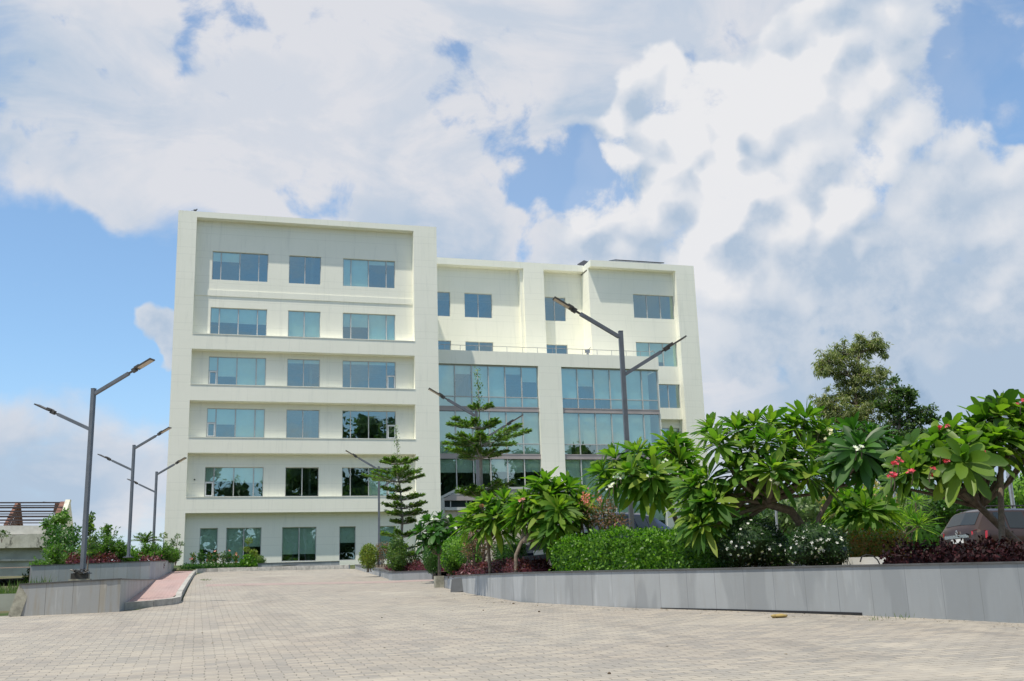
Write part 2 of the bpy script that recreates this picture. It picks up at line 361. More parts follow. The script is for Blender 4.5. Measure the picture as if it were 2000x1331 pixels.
def mat_slab(name, base, dark, width, vary=0.35, streak=(0.25, 0.22, 0.17), sfac=0.3, wet=0.0):
    m, t, out = new_mat(name)
    uv = t.n('ShaderNodeTexCoord').outputs['UV']
    br = t.n('ShaderNodeTexBrick'); t.l(uv, br.inputs['Vector']); br.offset = 0.0
    br.inputs['Color1'].default_value = (*base, 1); br.inputs['Color2'].default_value = (*[x*(1-vary*.5) for x in base], 1); br.inputs['Mortar'].default_value = (*dark, 1)
    br.inputs['Scale'].default_value = 1; br.inputs['Mortar Size'].default_value = 0.006; br.inputs['Mortar Smooth'].default_value = 0.2
    br.inputs['Brick Width'].default_value = width; br.inputs['Row Height'].default_value = 9.0; br.inputs['Bias'].default_value = -0.2
    n = t.noise(uv, 1.4, 6, 0.6)
    c = t.mix(t.mapr(n, 0.35, 0.7, 0, 0.35), br.outputs['Color'], tuple(x*0.78 for x in base))
    st = t.noise(t.vmath('MULTIPLY', uv, (6.0, 0.5, 1)), 1.0, 5, 0.6)
    c = t.mix(t.mapr(st, 0.48, 0.66, 0, sfac), c, streak)
    st2 = t.noise(t.vmath('MULTIPLY', uv, (5.0, 0.7, 1)), 1.3, 4, 0.6, dist=0.6)
    c = t.mix(t.mapr(st2, 0.56, 0.72, 0, 0.30), c, tuple(min(1, x*1.5) for x in base))
    if wet:
        wn = t.noise(t.vmath('MULTIPLY', uv, (1.0, 0.22, 1)), 0.9, 3, 0.5)
        c = t.mix(t.mapr(wn, 0.50, 0.54, 0, wet), c, tuple(x*0.42 for x in base))
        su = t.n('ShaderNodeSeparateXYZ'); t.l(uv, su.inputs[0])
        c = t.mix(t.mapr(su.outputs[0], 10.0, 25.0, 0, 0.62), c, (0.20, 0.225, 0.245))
    principled(t, out, c, 0.55, 0, 0.4, n, 0.12, 0.01); return m
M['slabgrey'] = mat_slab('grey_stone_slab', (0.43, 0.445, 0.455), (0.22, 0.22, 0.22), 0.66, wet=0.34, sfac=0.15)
M['slabold'] = mat_slab('weathered_stone_slab', (0.42, 0.43, 0.43), (0.14, 0.14, 0.13), 0.62, 0.5, (0.33, 0.29, 0.22), 0.6)
M['slablight'] = mat_slab('pale_stone_slab', (0.42, 0.435, 0.45), (0.2, 0.2, 0.2), 0.55, 0.4, (0.40, 0.36, 0.30), 0.35)

def mat_ruin():
    m, t, out = new_mat('weathered_plaster')
    co = t.n('ShaderNodeTexCoord').outputs['Object']
    n = t.noise(co, 0.9, 8, 0.7); n2 = t.noise(t.vmath('MULTIPLY', co, (1, 1, 0.35)), 2.2, 8, 0.75)
    c = t.mix(t.mapr(n, 0.35, 0.65), (0.50, 0.50, 0.44), (0.36, 0.36, 0.31))
    c = t.mix(t.mapr(n2, 0.52, 0.62, 0, 0.85), c, (0.07, 0.07, 0.06))
    principled(t, out, c, 0.9, 0, 0.2, n2, 0.3, 0.05); return m
M['ruin'] = mat_ruin()
M['ruinwall'] = simple('faded_plaster', (0.40, 0.42, 0.36), 0.9, var=0.2, scale=0.5)
def mat_ground():
    m, t, out = new_mat('rough_grass_ground')
    co = t.n('ShaderNodeTexCoord').outputs['Object']
    n = t.noise(co, 0.3, 8, 0.65); n2 = t.noise(co, 6.0, 6, 0.7)
    c = t.mix(t.mapr(n, 0.4, 0.65), (0.05, 0.085, 0.025), (0.17, 0.14, 0.09))
    c = t.mix(t.mapr(n2, 0.4, 0.7, 0, 0.5), c, (0.03, 0.05, 0.015))
    principled(t, out, c, 0.95, 0, 0.2, n2, 0.6, 0.05); return m
M['ground'] = mat_ground()
M['tarmac'] = simple('car_park_paving', (0.33, 0.31, 0.28), 0.9, var=0.15, scale=1.5)

M['lf_plum'] = foliage('plumeria_leaf', [(0.038, 0.11, 0.016), (0.072, 0.17, 0.022), (0.12, 0.225, 0.028), (0.17, 0.27, 0.038), (0.24, 0.31, 0.05)], 0.55, 0.42, 0.25)
M['lf_plumred'] = foliage('broad_plumeria_leaf', [(0.035, 0.09, 0.018), (0.075, 0.155, 0.022), (0.14, 0.24, 0.03), (0.22, 0.32, 0.035)], 0.42, 0.42, 0.35)
M['lf_plumd'] = foliage('dark_plumeria_leaf', [(0.025, 0.08, 0.018), (0.045, 0.13, 0.022), (0.075, 0.18, 0.03)], 0.42, 0.32, 0.35)
M['lf_hedge'] = foliage('hedge_leaf', [(0.025, 0.08, 0.010), (0.06, 0.16, 0.014), (0.13, 0.28, 0.022), (0.20, 0.36, 0.045)], 0.42, 0.32, 0.35)
M['lf_hedged'] = foliage('dark_hedge_leaf', [(0.02, 0.065, 0.012), (0.04, 0.12, 0.018), (0.075, 0.18, 0.025)], 0.4, 0.3)
M['lf_jas'] = foliage('jasmine_leaf', [(0.012, 0.035, 0.010), (0.022, 0.06, 0.014), (0.04, 0.09, 0.02)], 0.4, 0.25)
M['lf_purple'] = foliage('crimson_leaf', [(0.05, 0.012, 0.02), (0.12, 0.025, 0.045), (0.22, 0.06, 0.09), (0.06, 0.05, 0.03)], 0.45, 0.25)
M['lf_dpurple'] = foliage('dark_purple_leaf', [(0.012, 0.005, 0.007), (0.025, 0.008, 0.012), (0.055, 0.012, 0.016)], 0.6, 0.15, 0.2)
M['lf_pinkb'] = foliage('pinkish_shrub_leaf', [(0.05, 0.09, 0.03), (0.10, 0.11, 0.045), (0.24, 0.12, 0.09), (0.34, 0.17, 0.13)], 0.5, 0.3)
M['lf_gold'] = foliage('golden_cone_leaf', [(0.07, 0.13, 0.02), (0.16, 0.23, 0.03), (0.30, 0.33, 0.045)], 0.5, 0.3)
M['lf_cone'] = foliage('green_cone_leaf', [(0.03, 0.08, 0.015), (0.07, 0.15, 0.02), (0.14, 0.22, 0.03)], 0.5, 0.3)
M['lf_tier'] = foliage('tiered_tree_leaf', [(0.035, 0.085, 0.02), (0.075, 0.15, 0.03), (0.14, 0.23, 0.045), (0.22, 0.31, 0.07)], 0.45, 0.35)
M['lf_euc'] = foliage('eucalyptus_leaf', [(0.09, 0.12, 0.045), (0.16, 0.20, 0.07), (0.25, 0.28, 0.10), (0.34, 0.34, 0.16)], 0.5, 0.35)
M['lf_dtree'] = foliage('dark_tree_leaf', [(0.03, 0.065, 0.02), (0.06, 0.115, 0.03), (0.12, 0.19, 0.05)], 0.45, 0.35)
M['lf_feather'] = foliage('feathery_leaf', [(0.04, 0.11, 0.015), (0.08, 0.18, 0.022), (0.14, 0.26, 0.035)], 0.5, 0.4)
M['lf_mango'] = foliage('golden_blossom_leaf', [(0.10, 0.12, 0.03), (0.34, 0.27, 0.10), (0.46, 0.36, 0.15), (0.08, 0.12, 0.03)], 0.6, 0.3)
M['lf_red'] = foliage('red_tip_leaf', [(0.05, 0.11, 0.015), (0.13, 0.20, 0.02), (0.30, 0.20, 0.03), (0.36, 0.07, 0.03)], 0.45, 0.3)
M['grass'] = foliage('grass_blade', [(0.05, 0.10, 0.02), (0.09, 0.16, 0.03), (0.16, 0.20, 0.06)], 0.6, 0.3)
M['fl_white'] = foliage('white_petal', [(0.80, 0.80, 0.78), (0.9, 0.9, 0.88)], 0.5, 0.3)
M['fl_cream'] = foliage('cream_petal', [(0.80, 0.72, 0.45), (0.85, 0.82, 0.70)], 0.5, 0.3)
M['fl_pink'] = foliage('pink_petal', [(0.65, 0.20, 0.20), (0.75, 0.33, 0.30)], 0.5, 0.3)
M['fl_red'] = foliage('red_petal', [(0.62, 0.03, 0.07), (0.75, 0.10, 0.16)], 0.5, 0.3)
M['wood_far'] = foliage('far_tree_leaf', [(0.05, 0.09, 0.04), (0.09, 0.15, 0.06), (0.13, 0.19, 0.08)], 0.6, 0.3)

# ------------------------------------------------------------------ ground
def build_ground():
    # one sheet reaching the horizon: graded depth steps, following the slope
    ds = [-900, -300, -100, -40, -15, 0, 10, 20, 30, 40, 50, 60, 66, 70, 74, 90, 130, 300, 900, 1800]
    ls = [-1800, -700, -250, -100, -50, -20, -5, 10, 25, 50, 100, 250, 700, 1800]
    V = []; 
    for d in ds:
        for l in ls:
            x = l*cy+d*sy; y = -l*sy+d*cy; V.append((x, y, gz(x, y)-0.03))
    n = len(ls); F = [(i*n+j, i*n+j+1, (i+1)*n+j+1, (i+1)*n+j) for i in range(len(ds)-1) for j in range(n-1)]
    solo('ground', (np.array(V), F), M['ground'], kind='structure', center=False)
build_ground()
def flat(px_poly, dz):
    P = [G(*p) for p in px_poly]; return [(p[0], p[1], gz(p[0], p[1])+dz) for p in P]
def sheet(name, pts, mat):
    solo(name, (np.array(pts), [tuple(range(len(pts)))]), mat, kind='structure', center=False)
def gpt(x, y, dz=0.0): return (x, y, gz(x, y)+dz)
# right retaining wall line (plan)
RW = [(7.75, 35.2), (7.45, 33.8), (7.22, 29.5), (7.25, 24.6), (8.5, 20.95), (9.47, 19.25), (10.85, 16.35), (11.75, 13.7), (12.4, 10.5), (12.9, 6.0)]
RWT = [0.93, 0.89, 0.80, 0.69, 0.58, 0.52, 0.435, 0.35, 0.27, 0.14]
paving_poly = [(-16, -6), (12.95, -6), (12.95, 6)]+[p for p in RW[::-1][1:]]+[(10.2, 40.5), (16, 41), (16, 43), (9, 43), (8.6, 61.6), (8.45, 62.4), (0.55, 69.0), (-0.1, 62), (-0.35, 33), (-1.4, 29.2), (-4.6, 29.4), (-16, 31)]
sheet('paving', [gpt(x, y) for x, y in paving_poly], M['paving'])
# dusty pink band of pavers crossing the drive
pb = flat([(400, 1146), (762, 1139), (846, 1135), (846, 1131.5), (762, 1135.2), (404, 1141.5)], 0.004)
sheet('paver_band', pb, M['pinkband'])
# terrace behind the right wall
ter = [(x, y) for x, y in RW]+[(60, 6), (60, 70), (14, 70), (10.0, 36)]
sheet('raised_bed', [(x+0.16, y+0.05, tz(x, y)) for x, y in ter], M['soil'])
sheet('car_park', [(x, y, tz(x, y)+0.004) for x, y in [(11.2, 33.2), (9.6, 31.0), (9.4, 26.8), (13.0, 20.0), (16.5, 15), (60, 15), (60, 45), (14, 45)]], M['tarmac'])

def wall_strip(path, ztop, zbot, th, inward):
    """wall along a plan path; inward +1 puts thickness to the left of travel; returns verts, faces, uv"""
    P = np.array(path, float); n = len(P)
    t = np.gradient(P, axis=0); t /= np.linalg.norm(t, axis=1)[:, None]
    nrm = np.stack([-t[:, 1], t[:, 0]], 1)*inward*th
    s = np.concatenate([[0], np.cumsum(np.linalg.norm(np.diff(P, axis=0), axis=1))])
    V = []; UV = []
    for i in range(n):
        a = P[i]; b = P[i]+nrm[i]
        for q, z in ((a, zbot[i]), (a, ztop[i]), (b, ztop[i]), (b, zbot[i])): V.append((q[0], q[1], z)); UV.append((s[i], z+20))
    F = []
    for i in range(n-1):
        for k in range(4):
            F.append((i*4+k, i*4+(k+1) % 4, (i+1)*4+(k+1) % 4, (i+1)*4+k))
    F += [(0, 1, 2, 3), tuple((n-1)*4+k for k in (3, 2, 1, 0))]
    return np.array(V), F, np.array(UV)
def resample(path, vals, step=0.5):
    P = np.array(path, float); s = np.concatenate([[0], np.cumsum(np.linalg.norm(np.diff(P, axis=0), axis=1))])
    q = np.arange(0, s[-1], step); q = np.append(q, s[-1])
    Q = np.stack([np.interp(q, s, P[:, 0]), np.interp(q, s, P[:, 1])], 1)
    return Q, [np.interp(q, s, np.array(v)) for v in vals]
def retaining_wall(name, path, top, mat, label, cat='wall', th=0.25, inward=1, smoothit=0, cop=0.03, below=0.08):
    P, (tp,) = resample(path, [top], 0.4)
    for _ in range(smoothit):
        P[1:-1] = (P[:-2]+P[1:-1]*2+P[2:])/4
    org = (*P[0], gz(*P[0]))
    o = thing(name, org, label, cat)
    bot = np.array([min(gz(x, y), t_)-below for (x, y), t_ in zip(P, tp)])
    V, F, UV = wall_strip(P, tp, bot, th, inward); part('stone_face', (V, F), mat, o, uv=UV)
    if cop:
        t = np.gradient(P, axis=0); t /= np.linalg.norm(t, axis=1)[:, None]
        P2 = P-np.stack([-t[:, 1], t[:, 0]], 1)*inward*0.025
        V, F, UV = wall_strip(P2, tp+cop, tp+0.002, th+0.05, inward); part('coping', (V, F), M['coping'], o, uv=UV)
    return o
rw_ = retaining_wall('retaining_wall', RW, RWT, M['slabgrey'], 'long curved retaining wall clad in grey stone slabs below the flowering trees', smoothit=6)
P, _ = resample(RW, [RWT], 0.4)
for _ in range(6): P[1:-1] = (P[:-2]+P[1:-1]*2+P[2:])/4
sel = (P[:, 1] < 20.6) & (P[:, 1] > 16.3); P = P[sel]; t = np.gradient(P, axis=0); t /= np.linalg.norm(t, axis=1)[:, None]
P = P-np.stack([-t[:, 1], t[:, 0]], 1)*.012; zb = np.array([gz(*q) for q in P]); V, F, UV = wall_strip(P, zb+np.linspace(.02, .05, len(P)), zb-.02, .03, 1)
part('slot_shade_strip', (V, F), M['black'], rw_)  # solid black strip colouring in the shade of the slot below the slabs

def kerb(name, pts, w_, h_, label, inward=1):
    o_pts = np.array(pts, float); mbk = MB(); P, _ = resample(o_pts, [[0]*len(o_pts)], 0.9)
    for _ in range(2): P[1:-1] = (P[:-2]+P[1:-1]*2+P[2:])/4
    for i in range(len(P)-1):
        a, b = P[i], P[i+1]; t = (b-a)/np.linalg.norm(b-a); a2 = a+t*0.008; b2 = b-t*0.008
        n_ = np.array([-t[1], t[0]])*inward*w_
        dz = rng.uniform(-.006, .006)
        mbk.prism([a2, b2, b2+n_, a2+n_], [gz(*q)-0.05 for q in (a2, b2, b2+n_, a2+n_)], [gz(*q)+h_+dz for q in (a2, b2, b2+n_, a2+n_)])
    return solo(name, mbk, M['concrete'], label, 'kerb')
# kerb: near stretch, curve beside the pink path, then along the front of the building
k0 = G(243, 1190); k1 = G(352, 1183)
KP = [(k0[0], k0[1]), (k1[0], k1[1]), (-0.36, 32.2), (-0.40, 34.5), (-0.30, 45), (-0.15, 58), (0.0, 66.5)]
kerb('kerb', KP, 0.16, 0.17, 'curving concrete kerb edging the pink paver path on the left')
kerb('kerb', [(0.05, 67.6), (0.5, 68.5), (4.5, 66.0), (8.3, 62.6)], 0.16, 0.22, 'straight concrete kerb across the head of the drive')
sheet('footpath', [gpt(x, y, 0.13) for x, y in [(k0[0], k0[1]+.12), (k1[0]-.55, k1[1]+.16), (-0.62, 32.6), (-0.54, 34.5), (-0.44, 45), (-0.29, 58), (-0.12, 67), (-1.35, 67.5), (-1.75, 52.0), (-1.72, 40), (-1.75, 30.5)]], M['pink'])

# left walls
c49 = (-1.72, 50.6)
retaining_wall('low_wall', [(-4.1, 28.95), (-1.78, 28.75), (-1.72, 30.2), (-1.70, 38), (-1.70, 50.4)], [0.83, 0.90, 0.93, 1.15, 1.52], M['slabold'],
               'streaked grey slab wall nearest on the left beside the pink path', inward=1, smoothit=0)
retaining_wall('planter_wall', [(-6.6, 49.4), (-1.9, 50.6), (-1.72, 51.0), (-1.55, 60), (-1.35, 72)], [2.18, 2.32, 2.33, 2.75, 3.35], M['slablight'],
               'blue grey slab planter wall with dark coping behind the nearest left lamp', inward=1)
sheet('planter_soil', [(-6.6, 49.6, 2.12), (-1.95, 50.8, 2.25), (-1.75, 60, 2.66), (-1.55, 72, 3.2), (-14, 74, 3.2), (-14, 50, 2.12)], M['soil'])
mb = MB(); a = at(0, 1160, 29.5); b_ = at(28, 1160, 29.5)
mb.box(-16, -4.12, a[1]+0.3, a[1]+0.55, -0.3, a[2]); solo('boundary_wall', mb, M['ruinwall'], 'plain low grey wall at the far left edge', 'wall')
sheet('verge', [(-16, a[1]+0.5, a[2]-0.08), (-4.15, a[1]+0.5, a[2]-0.08), (-3.95, 29.3, 0.70), (-1.98, 29.1, 0.75), (-1.92, 50.3, 1.4), (-16, 49, 1.4)], M['ground'])
# leaning slab at the left wall end
def slab(name, p0, size, lean, rz, mat, label):
    mb = MB(); w_, t_, h_ = size; Mx = Matrix.Translation(p0) @ Matrix.Rotation(rz, 4, 'Z') @ Matrix.Rotation(lean[1], 4, 'Y') @ Matrix.Rotation(lean[0], 4, 'X')
    mb.box(-w_/2, w_/2, -t_/2, t_/2, 0, h_, Mx); return solo(name, mb, mat, label, 'stone slab')
p = at(27, 1204, 26.7)
slab('leaning_slab', (p[0]+.02, p[1]-.1, gz(p[0], p[1])-.02), (0.27, 0.12, 0.72), (R(-4), R(15)), 0, M['oldconc'], 'rough concrete slab leaning on the end of the left wall')
p = G(893, 1157)
slab('leaning_slab', (p[0], p[1]+0.0, p[2]), (0.42, 0.03, 0.42), (R(-24), R(-4)), R(-38), M['slate'], 'square dark slate slab leaning on the long retaining wall')
p = G(859, 1148)
mb = MB(); mb.box(-.14, .14, -.12, .12, 0, .38, Matrix.Translation((p[0], p[1]+.1, p[2]-.02))); solo('stone_block', mb, M['oldconc'], 'small weathered stone block at the near end of the retaining wall', 'stone block')

# middle planter
mp = [(8.55, 61.8), (7.35, 43.6), (7.12, 42.0), (7.5, 41.6), (8.55, 40.9)]
mt = [2.42, 1.40, 1.33, 1.33, 1.33]
retaining_wall('planter_wall', mp, mt, M['slabgrey'], 'low grey slab planter wall around the two clipped cone shrubs', inward=1)
sheet('bed_soil', [(8.75, 61.8, 2.38), (7.6, 43.6, 1.36), (7.45, 42.1, 1.29), (8.6, 41.3, 1.29), (12, 40.6, 1.29), (12, 61, 2.38)], M['soil'])
mb = MB(); mb.prism([(8.55, 40.95), (14, 38.6), (14, 38.8), (8.55, 41.15)], [0.6]*4, [1.02]*4); solo('kerb', mb, M['oldconc'], 'pale low kerb running right behind the middle planter', 'kerb')
# plinth planter in front of the building
retaining_wall('plinth_wall', [(3.75, 71.6), (8.9, 71.6)], [3.02, 3.05], M['slabgrey'], 'low grey slab wall at the foot of the cream building', inward=1)
sheet('bed_by_building', [(-1.5, 69.4, 2.62), (0.5, 68.75, 2.60), (3.7, 71.4, 2.75), (8.9, 71.8, 3.1), (9, 76, 3.2), (-2, 76, 3.2)], M['ground'])

# ------------------------------------------------------------------ the office building
BZ = 2.6                                   # walls start below the plinth
YF, YW = 76.0, 76.65                       # left block: frame plane and recessed wall
YB, YB1, YR, YR2, YC = 83.85, 83.15, 82.0, 81.35, 78.4
bld = thing('office_building', (7.0, 76.0, 3.2), 'cream six storey office building with teal glass bays filling the middle of the view', 'building')
wall = MB()
def holed(mb, x0, x1, z0, z1, Y, holes, rev=0.16):
    """vertical wall at Y facing the camera, with openings (x0,x1,z0,z1) and reveals going back"""
    xs = sorted({x0, x1, *[h[0] for h in holes], *[h[1] for h in holes]}); zs = sorted({z0, z1, *[h[2] for h in holes], *[h[3] for h in holes]})
    for i in range(len(xs)-1):
        for j in range(len(zs)-1):
            cx, cz = (xs[i]+xs[i+1])/2, (zs[j]+zs[j+1])/2
            if any(h[0] < cx < h[1] and h[2] < cz < h[3] for h in holes): continue
            mb.quad((xs[i], Y, zs[j]), (xs[i+1], Y, zs[j]), (xs[i+1], Y, zs[j+1]), (xs[i], Y, zs[j+1]))
    for a, b, c, d in holes:
        Z = Y+rev+0.12
        mb.quad((a, Y, c), (a, Z, c), (a, Z, d), (a, Y, d)); mb.quad((b, Y, c), (b, Y, d), (b, Z, d), (b, Z, c))
        mb.quad((a, Y, d), (a, Z, d), (b, Z, d), (b, Y, d)); mb.quad((a, Y, c), (b, Y, c), (b, Z, c), (a, Z, c))
SMALL4 = [0, .155, .49, .83, 1]
rows = {6: (23.2, 25.34), 5: (19.13, 21.16), 4: (15.50, 17.58), 3: (11.86, 13.90), 2: (7.76, 9.80)}
cols = {1: (0.33, 4.25), 2: (5.73, 8.05), 3: (9.66, 13.55)}
fr = {1: SMALL4, 2: [0, .5, 1], 3: SMALL4}
bl = {(6, 1): [.33, .33, 0, 0], (6, 2): [0, 0], (6, 3): [1, 1, .16, .14], (5, 1): [.52, .52, .54, .54], (5, 2): [.92, .92], (5, 3): [.5, .5, 1, 1],
      (4, 1): [.5, .67, 1, 1], (4, 2): [.14, .14], (4, 3): [.12, .12, .12, .12], (3, 1): [.5, .55, 1, 1], (3, 2): [0, 0], (3, 3): [0, 0, 0, 0],
      (2, 1): [.5, .47, .52, .52], (2, 2): [0, 0], (2, 3): [0, 0, 1, 1]}
WIN = []      # (x0,x1,z0,z1,Y,fractions,blinds,casement)
for r_, (z0, z1) in rows.items():
    for c_, (x0, x1) in cols.items():
        cas = {(4, 1): 0, (3, 1): 0, (2, 1): 0, (4, 3): 3, (3, 3): 3, (2, 3): 3}.get((r_, c_))
        WIN.append((x0, x1, z0, z1, YW, fr[c_], bl[(r_, c_)], cas))
for x0, x1, f_, b_ in [(0.14, 1.32, [0, 1], [.6]), (1.86, 4.20, [0, .5, 1], [1, .55]), (5.58, 7.92, [0, .5, 1], [.79, .79]), (9.50, 10.65, [0, 1], [.48]), (12.33, 13.5, [0, 1], [1])]:
    WIN.append((x0, x1, 3.34, 5.66, YW, f_, b_, None))
for z0, z1 in ((23.2, 25.3), (19.15, 21.15)):
    for x0, x1 in ((17.2, 19.42), (20.62, 23.0), (27.5, 29.5)):
        WIN.append((x0, x1, z0, z1, YB, [0, .5, 1], [0, 0], None))
WIN += [(34.95, 38.70, 23.26, 25.36, YR, [0, .335, .665, 1], [0, 0, 0], None), (34.95, 38.70, 19.10, 21.16, YR, [0, .335, .665, 1], [1, .8, 1], None),
        (35.0, 38.70, 15.53, 17.58, YR, [0, .43, .72, 1], [1, 0, 0], None), (35.0, 38.70, 11.86, 13.97, YR+.6, [0, .43, .74, 1], [.1, .1, .1], None),
        (35.0, 38.70, 7.8, 9.9, YR+.6, [0, .43, .74, 1], [1, 1, 1], None)]
def holes_of(Y, x0=-99, x1=99, z0=-99, z1=99):
    return [(w_[0], w_[1], w_[2], w_[3]) for w_ in WIN if w_[4] == Y and w_[0] > x0 and w_[1] < x1 and w_[2] > z0 and w_[3] < z1]
XL0, XL1, XR0, XR1 = -2.12, -0.84, 14.85, 16.62
holed(wall, XL1, XR0, BZ, 27.6, YW, holes_of(YW))
# left block frame: pillars, spandrels, top beam (solid boxes, butted)
wall.box(XL0, XL1, YF, YF+24, BZ, 28.03); wall.box(XR0, XR1, YF, YF+24, BZ, 28.03)
wall.box(XL1, XR0, YF, YW+0.3, 27.60, 28.03)
for z0, z1 in ((17.93, 19.0), (14.30, 15.40), (10.68, 11.72), (6.62, 7.66)): wall.box(XL1, XR0, YF, YW-0.002, z0, z1)
wall.box(XL1, XR0, YW-0.05, YW-0.002, 21.98, 22.42)               # shallow string course between the top floors
wall.box(XL1, XR0, YF+23.7, YF+24, BZ, 27.6)
# thin ledge capping each spandrel
for z in (19.0, 15.40, 11.72, 7.66): wall.box(XL1, XR0, YF-0.03, YW-0.004, z, z+0.045)
# rear upper wall
holed(wall, XR1, 31.0, 18.2, 27.0, YB, holes_of(YB))
wall.box(XR1, 31.0, YB1, YB+0.3, 27.48, 28.03); wall.box(XR1, 31.0, YB+.001, YB+.3, 27.0, 27.48)
wall.box(25.62, 27.40, YB1-0.006, YB-0.002, 18.2, 27.48)           # pilaster
wall.box(25.36, 25.62, YB1+0.25, YB-0.002, 18.2, 27.48)
# right-hand wall and frame
wall.box(31.0, 31.25, YR, YB+1, 18.2, 27.42)
holed(wall, 31.25, 38.75, 15.0, 27.42, YR, holes_of(YR))
wall.quad((31.25, YR, 14.6), (38.75, YR, 14.6), (38.75, YR, 15.0), (31.25, YR, 15.0))
holed(wall, 31.25, 38.75, BZ, 14.6, YR+.6, holes_of(YR+.6)); wall.quad((31.25, YR, 14.6), (31.25, YR+.6, 14.6), (38.75, YR+.6, 14.6), (38.75, YR, 14.6))
wall.box(30.99, 38.75, YR2, YR+.3, 27.42, 27.97); wall.box(38.75, 40.50, YR2, YR+18, BZ, 27.97)
wall.box(30.99, 31.25, YR+.3, YB+1, 27.42, 27.965)
wall.box(30.99, 38.75, YR+17.7, YR+18, BZ, 27.97)
# glazed box in front: parapet, centre pier, end trim
CX0, CX1, CX2, CX3 = 17.05, 25.0, 26.88, 35.05
wall.box(XR1, CX3+.12, YC-0.25, YC+0.05, 17.92, 18.98); wall.box(CX1, CX2, YC-0.25, YC+0.4, BZ, 17.92)
wall.box(XR1, CX0, YC-0.05, YC+0.4, BZ, 17.92)
wall.box(CX3, CX3+.12, YC-0.02, YR+.55, BZ, 17.92)
wall.box(XR1, CX3+.12, YC+0.05, YB, 18.0, 18.2)                    # terrace slab
part('wall', wall, M['wall'], bld)
mb = MB(); mb.box(XL1, XR0, YW+0.3, YF+23.7, 27.2, 27.35); mb.box(XR1, 31.0, YB+.3, YB+16, 27.3, 27.45); mb.box(31.0, 38.75, YR+.3, YR+17.7, 27.3, 27.45)
part('roof', mb, M['roof'], bld)
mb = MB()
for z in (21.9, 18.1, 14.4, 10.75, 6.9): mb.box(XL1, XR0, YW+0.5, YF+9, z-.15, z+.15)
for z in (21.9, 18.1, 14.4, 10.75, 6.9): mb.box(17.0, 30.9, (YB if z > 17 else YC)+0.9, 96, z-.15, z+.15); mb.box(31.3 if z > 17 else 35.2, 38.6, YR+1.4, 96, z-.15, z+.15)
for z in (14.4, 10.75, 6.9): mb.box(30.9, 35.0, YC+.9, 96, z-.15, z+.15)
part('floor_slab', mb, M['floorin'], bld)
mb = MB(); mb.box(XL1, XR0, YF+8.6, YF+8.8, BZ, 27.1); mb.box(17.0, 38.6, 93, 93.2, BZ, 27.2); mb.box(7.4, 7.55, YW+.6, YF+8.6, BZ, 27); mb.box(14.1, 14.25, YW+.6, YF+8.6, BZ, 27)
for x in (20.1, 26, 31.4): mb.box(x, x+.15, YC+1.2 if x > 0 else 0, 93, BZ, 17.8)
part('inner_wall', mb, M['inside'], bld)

def window(name, x0, x1, z0, z1, Y, frac, blinds, cas, spl=None):
    yg = Y+0.14; f = MB(); t_ = 0.045
    f.box(x0, x1, yg-.04, yg+.04, z0, z0+t_); f.box(x0, x1, yg-.04, yg+.04, z1-t_, z1)
    xs = [x0+(x1-x0)*q for q in frac]
    for i, x in enumerate(xs):
        a, b = (x, x+t_) if i == 0 else ((x-t_, x) if i == len(xs)-1 else (x-.032, x+.032))
        f.box(a, b, yg-.045, yg+.045, z0+t_, z1-t_)
    if cas is not None:
        zc = z0+(z1-z0)*.5; f.box(xs[cas]+.04, xs[cas+1]-.035, yg-.042, yg+.042, zc-.03, zc+.03)
    fo = part('window', f, M['alu'], bld)
    g = MB(); g.quad((x0+.02, yg, z0+.02), (x1-.02, yg, z0+.02), (x1-.02, yg, z1-.02), (x0+.02, yg, z1-.02)); part('pane', g, M['glass'], fo)
    b_ = MB(); ok = False
    for i, q in enumerate(blinds):
        if q > 0:
            ok = True; zb = z1-(z1-z0)*q+.03; b_.box(xs[i]+.05, xs[i+1]-.04, yg+.10, yg+.115, zb, z1-.03); b_.box(xs[i]+.05, xs[i+1]-.04, yg+.095, yg+.12, zb-.03, zb)
    if ok: part('blind', b_, M['blind'], fo)
    if cas is not None:
        s = MB(); a, b = xs[cas]+.05, xs[cas+1]-.05; z_ = zc-.02
        for q in ((a, b, z0+.05, z0+.12), (a, b, z_-.07, z_), (a, a+.07, z0+.12, z_-.07), (b-.07, b, z0+.12, z_-.07)): s.box(q[0], q[1], yg-.075, yg-.046, q[2], q[3])
        part('casement', s, M['white'], fo)
    return fo
for w_ in WIN: window('window', *w_)

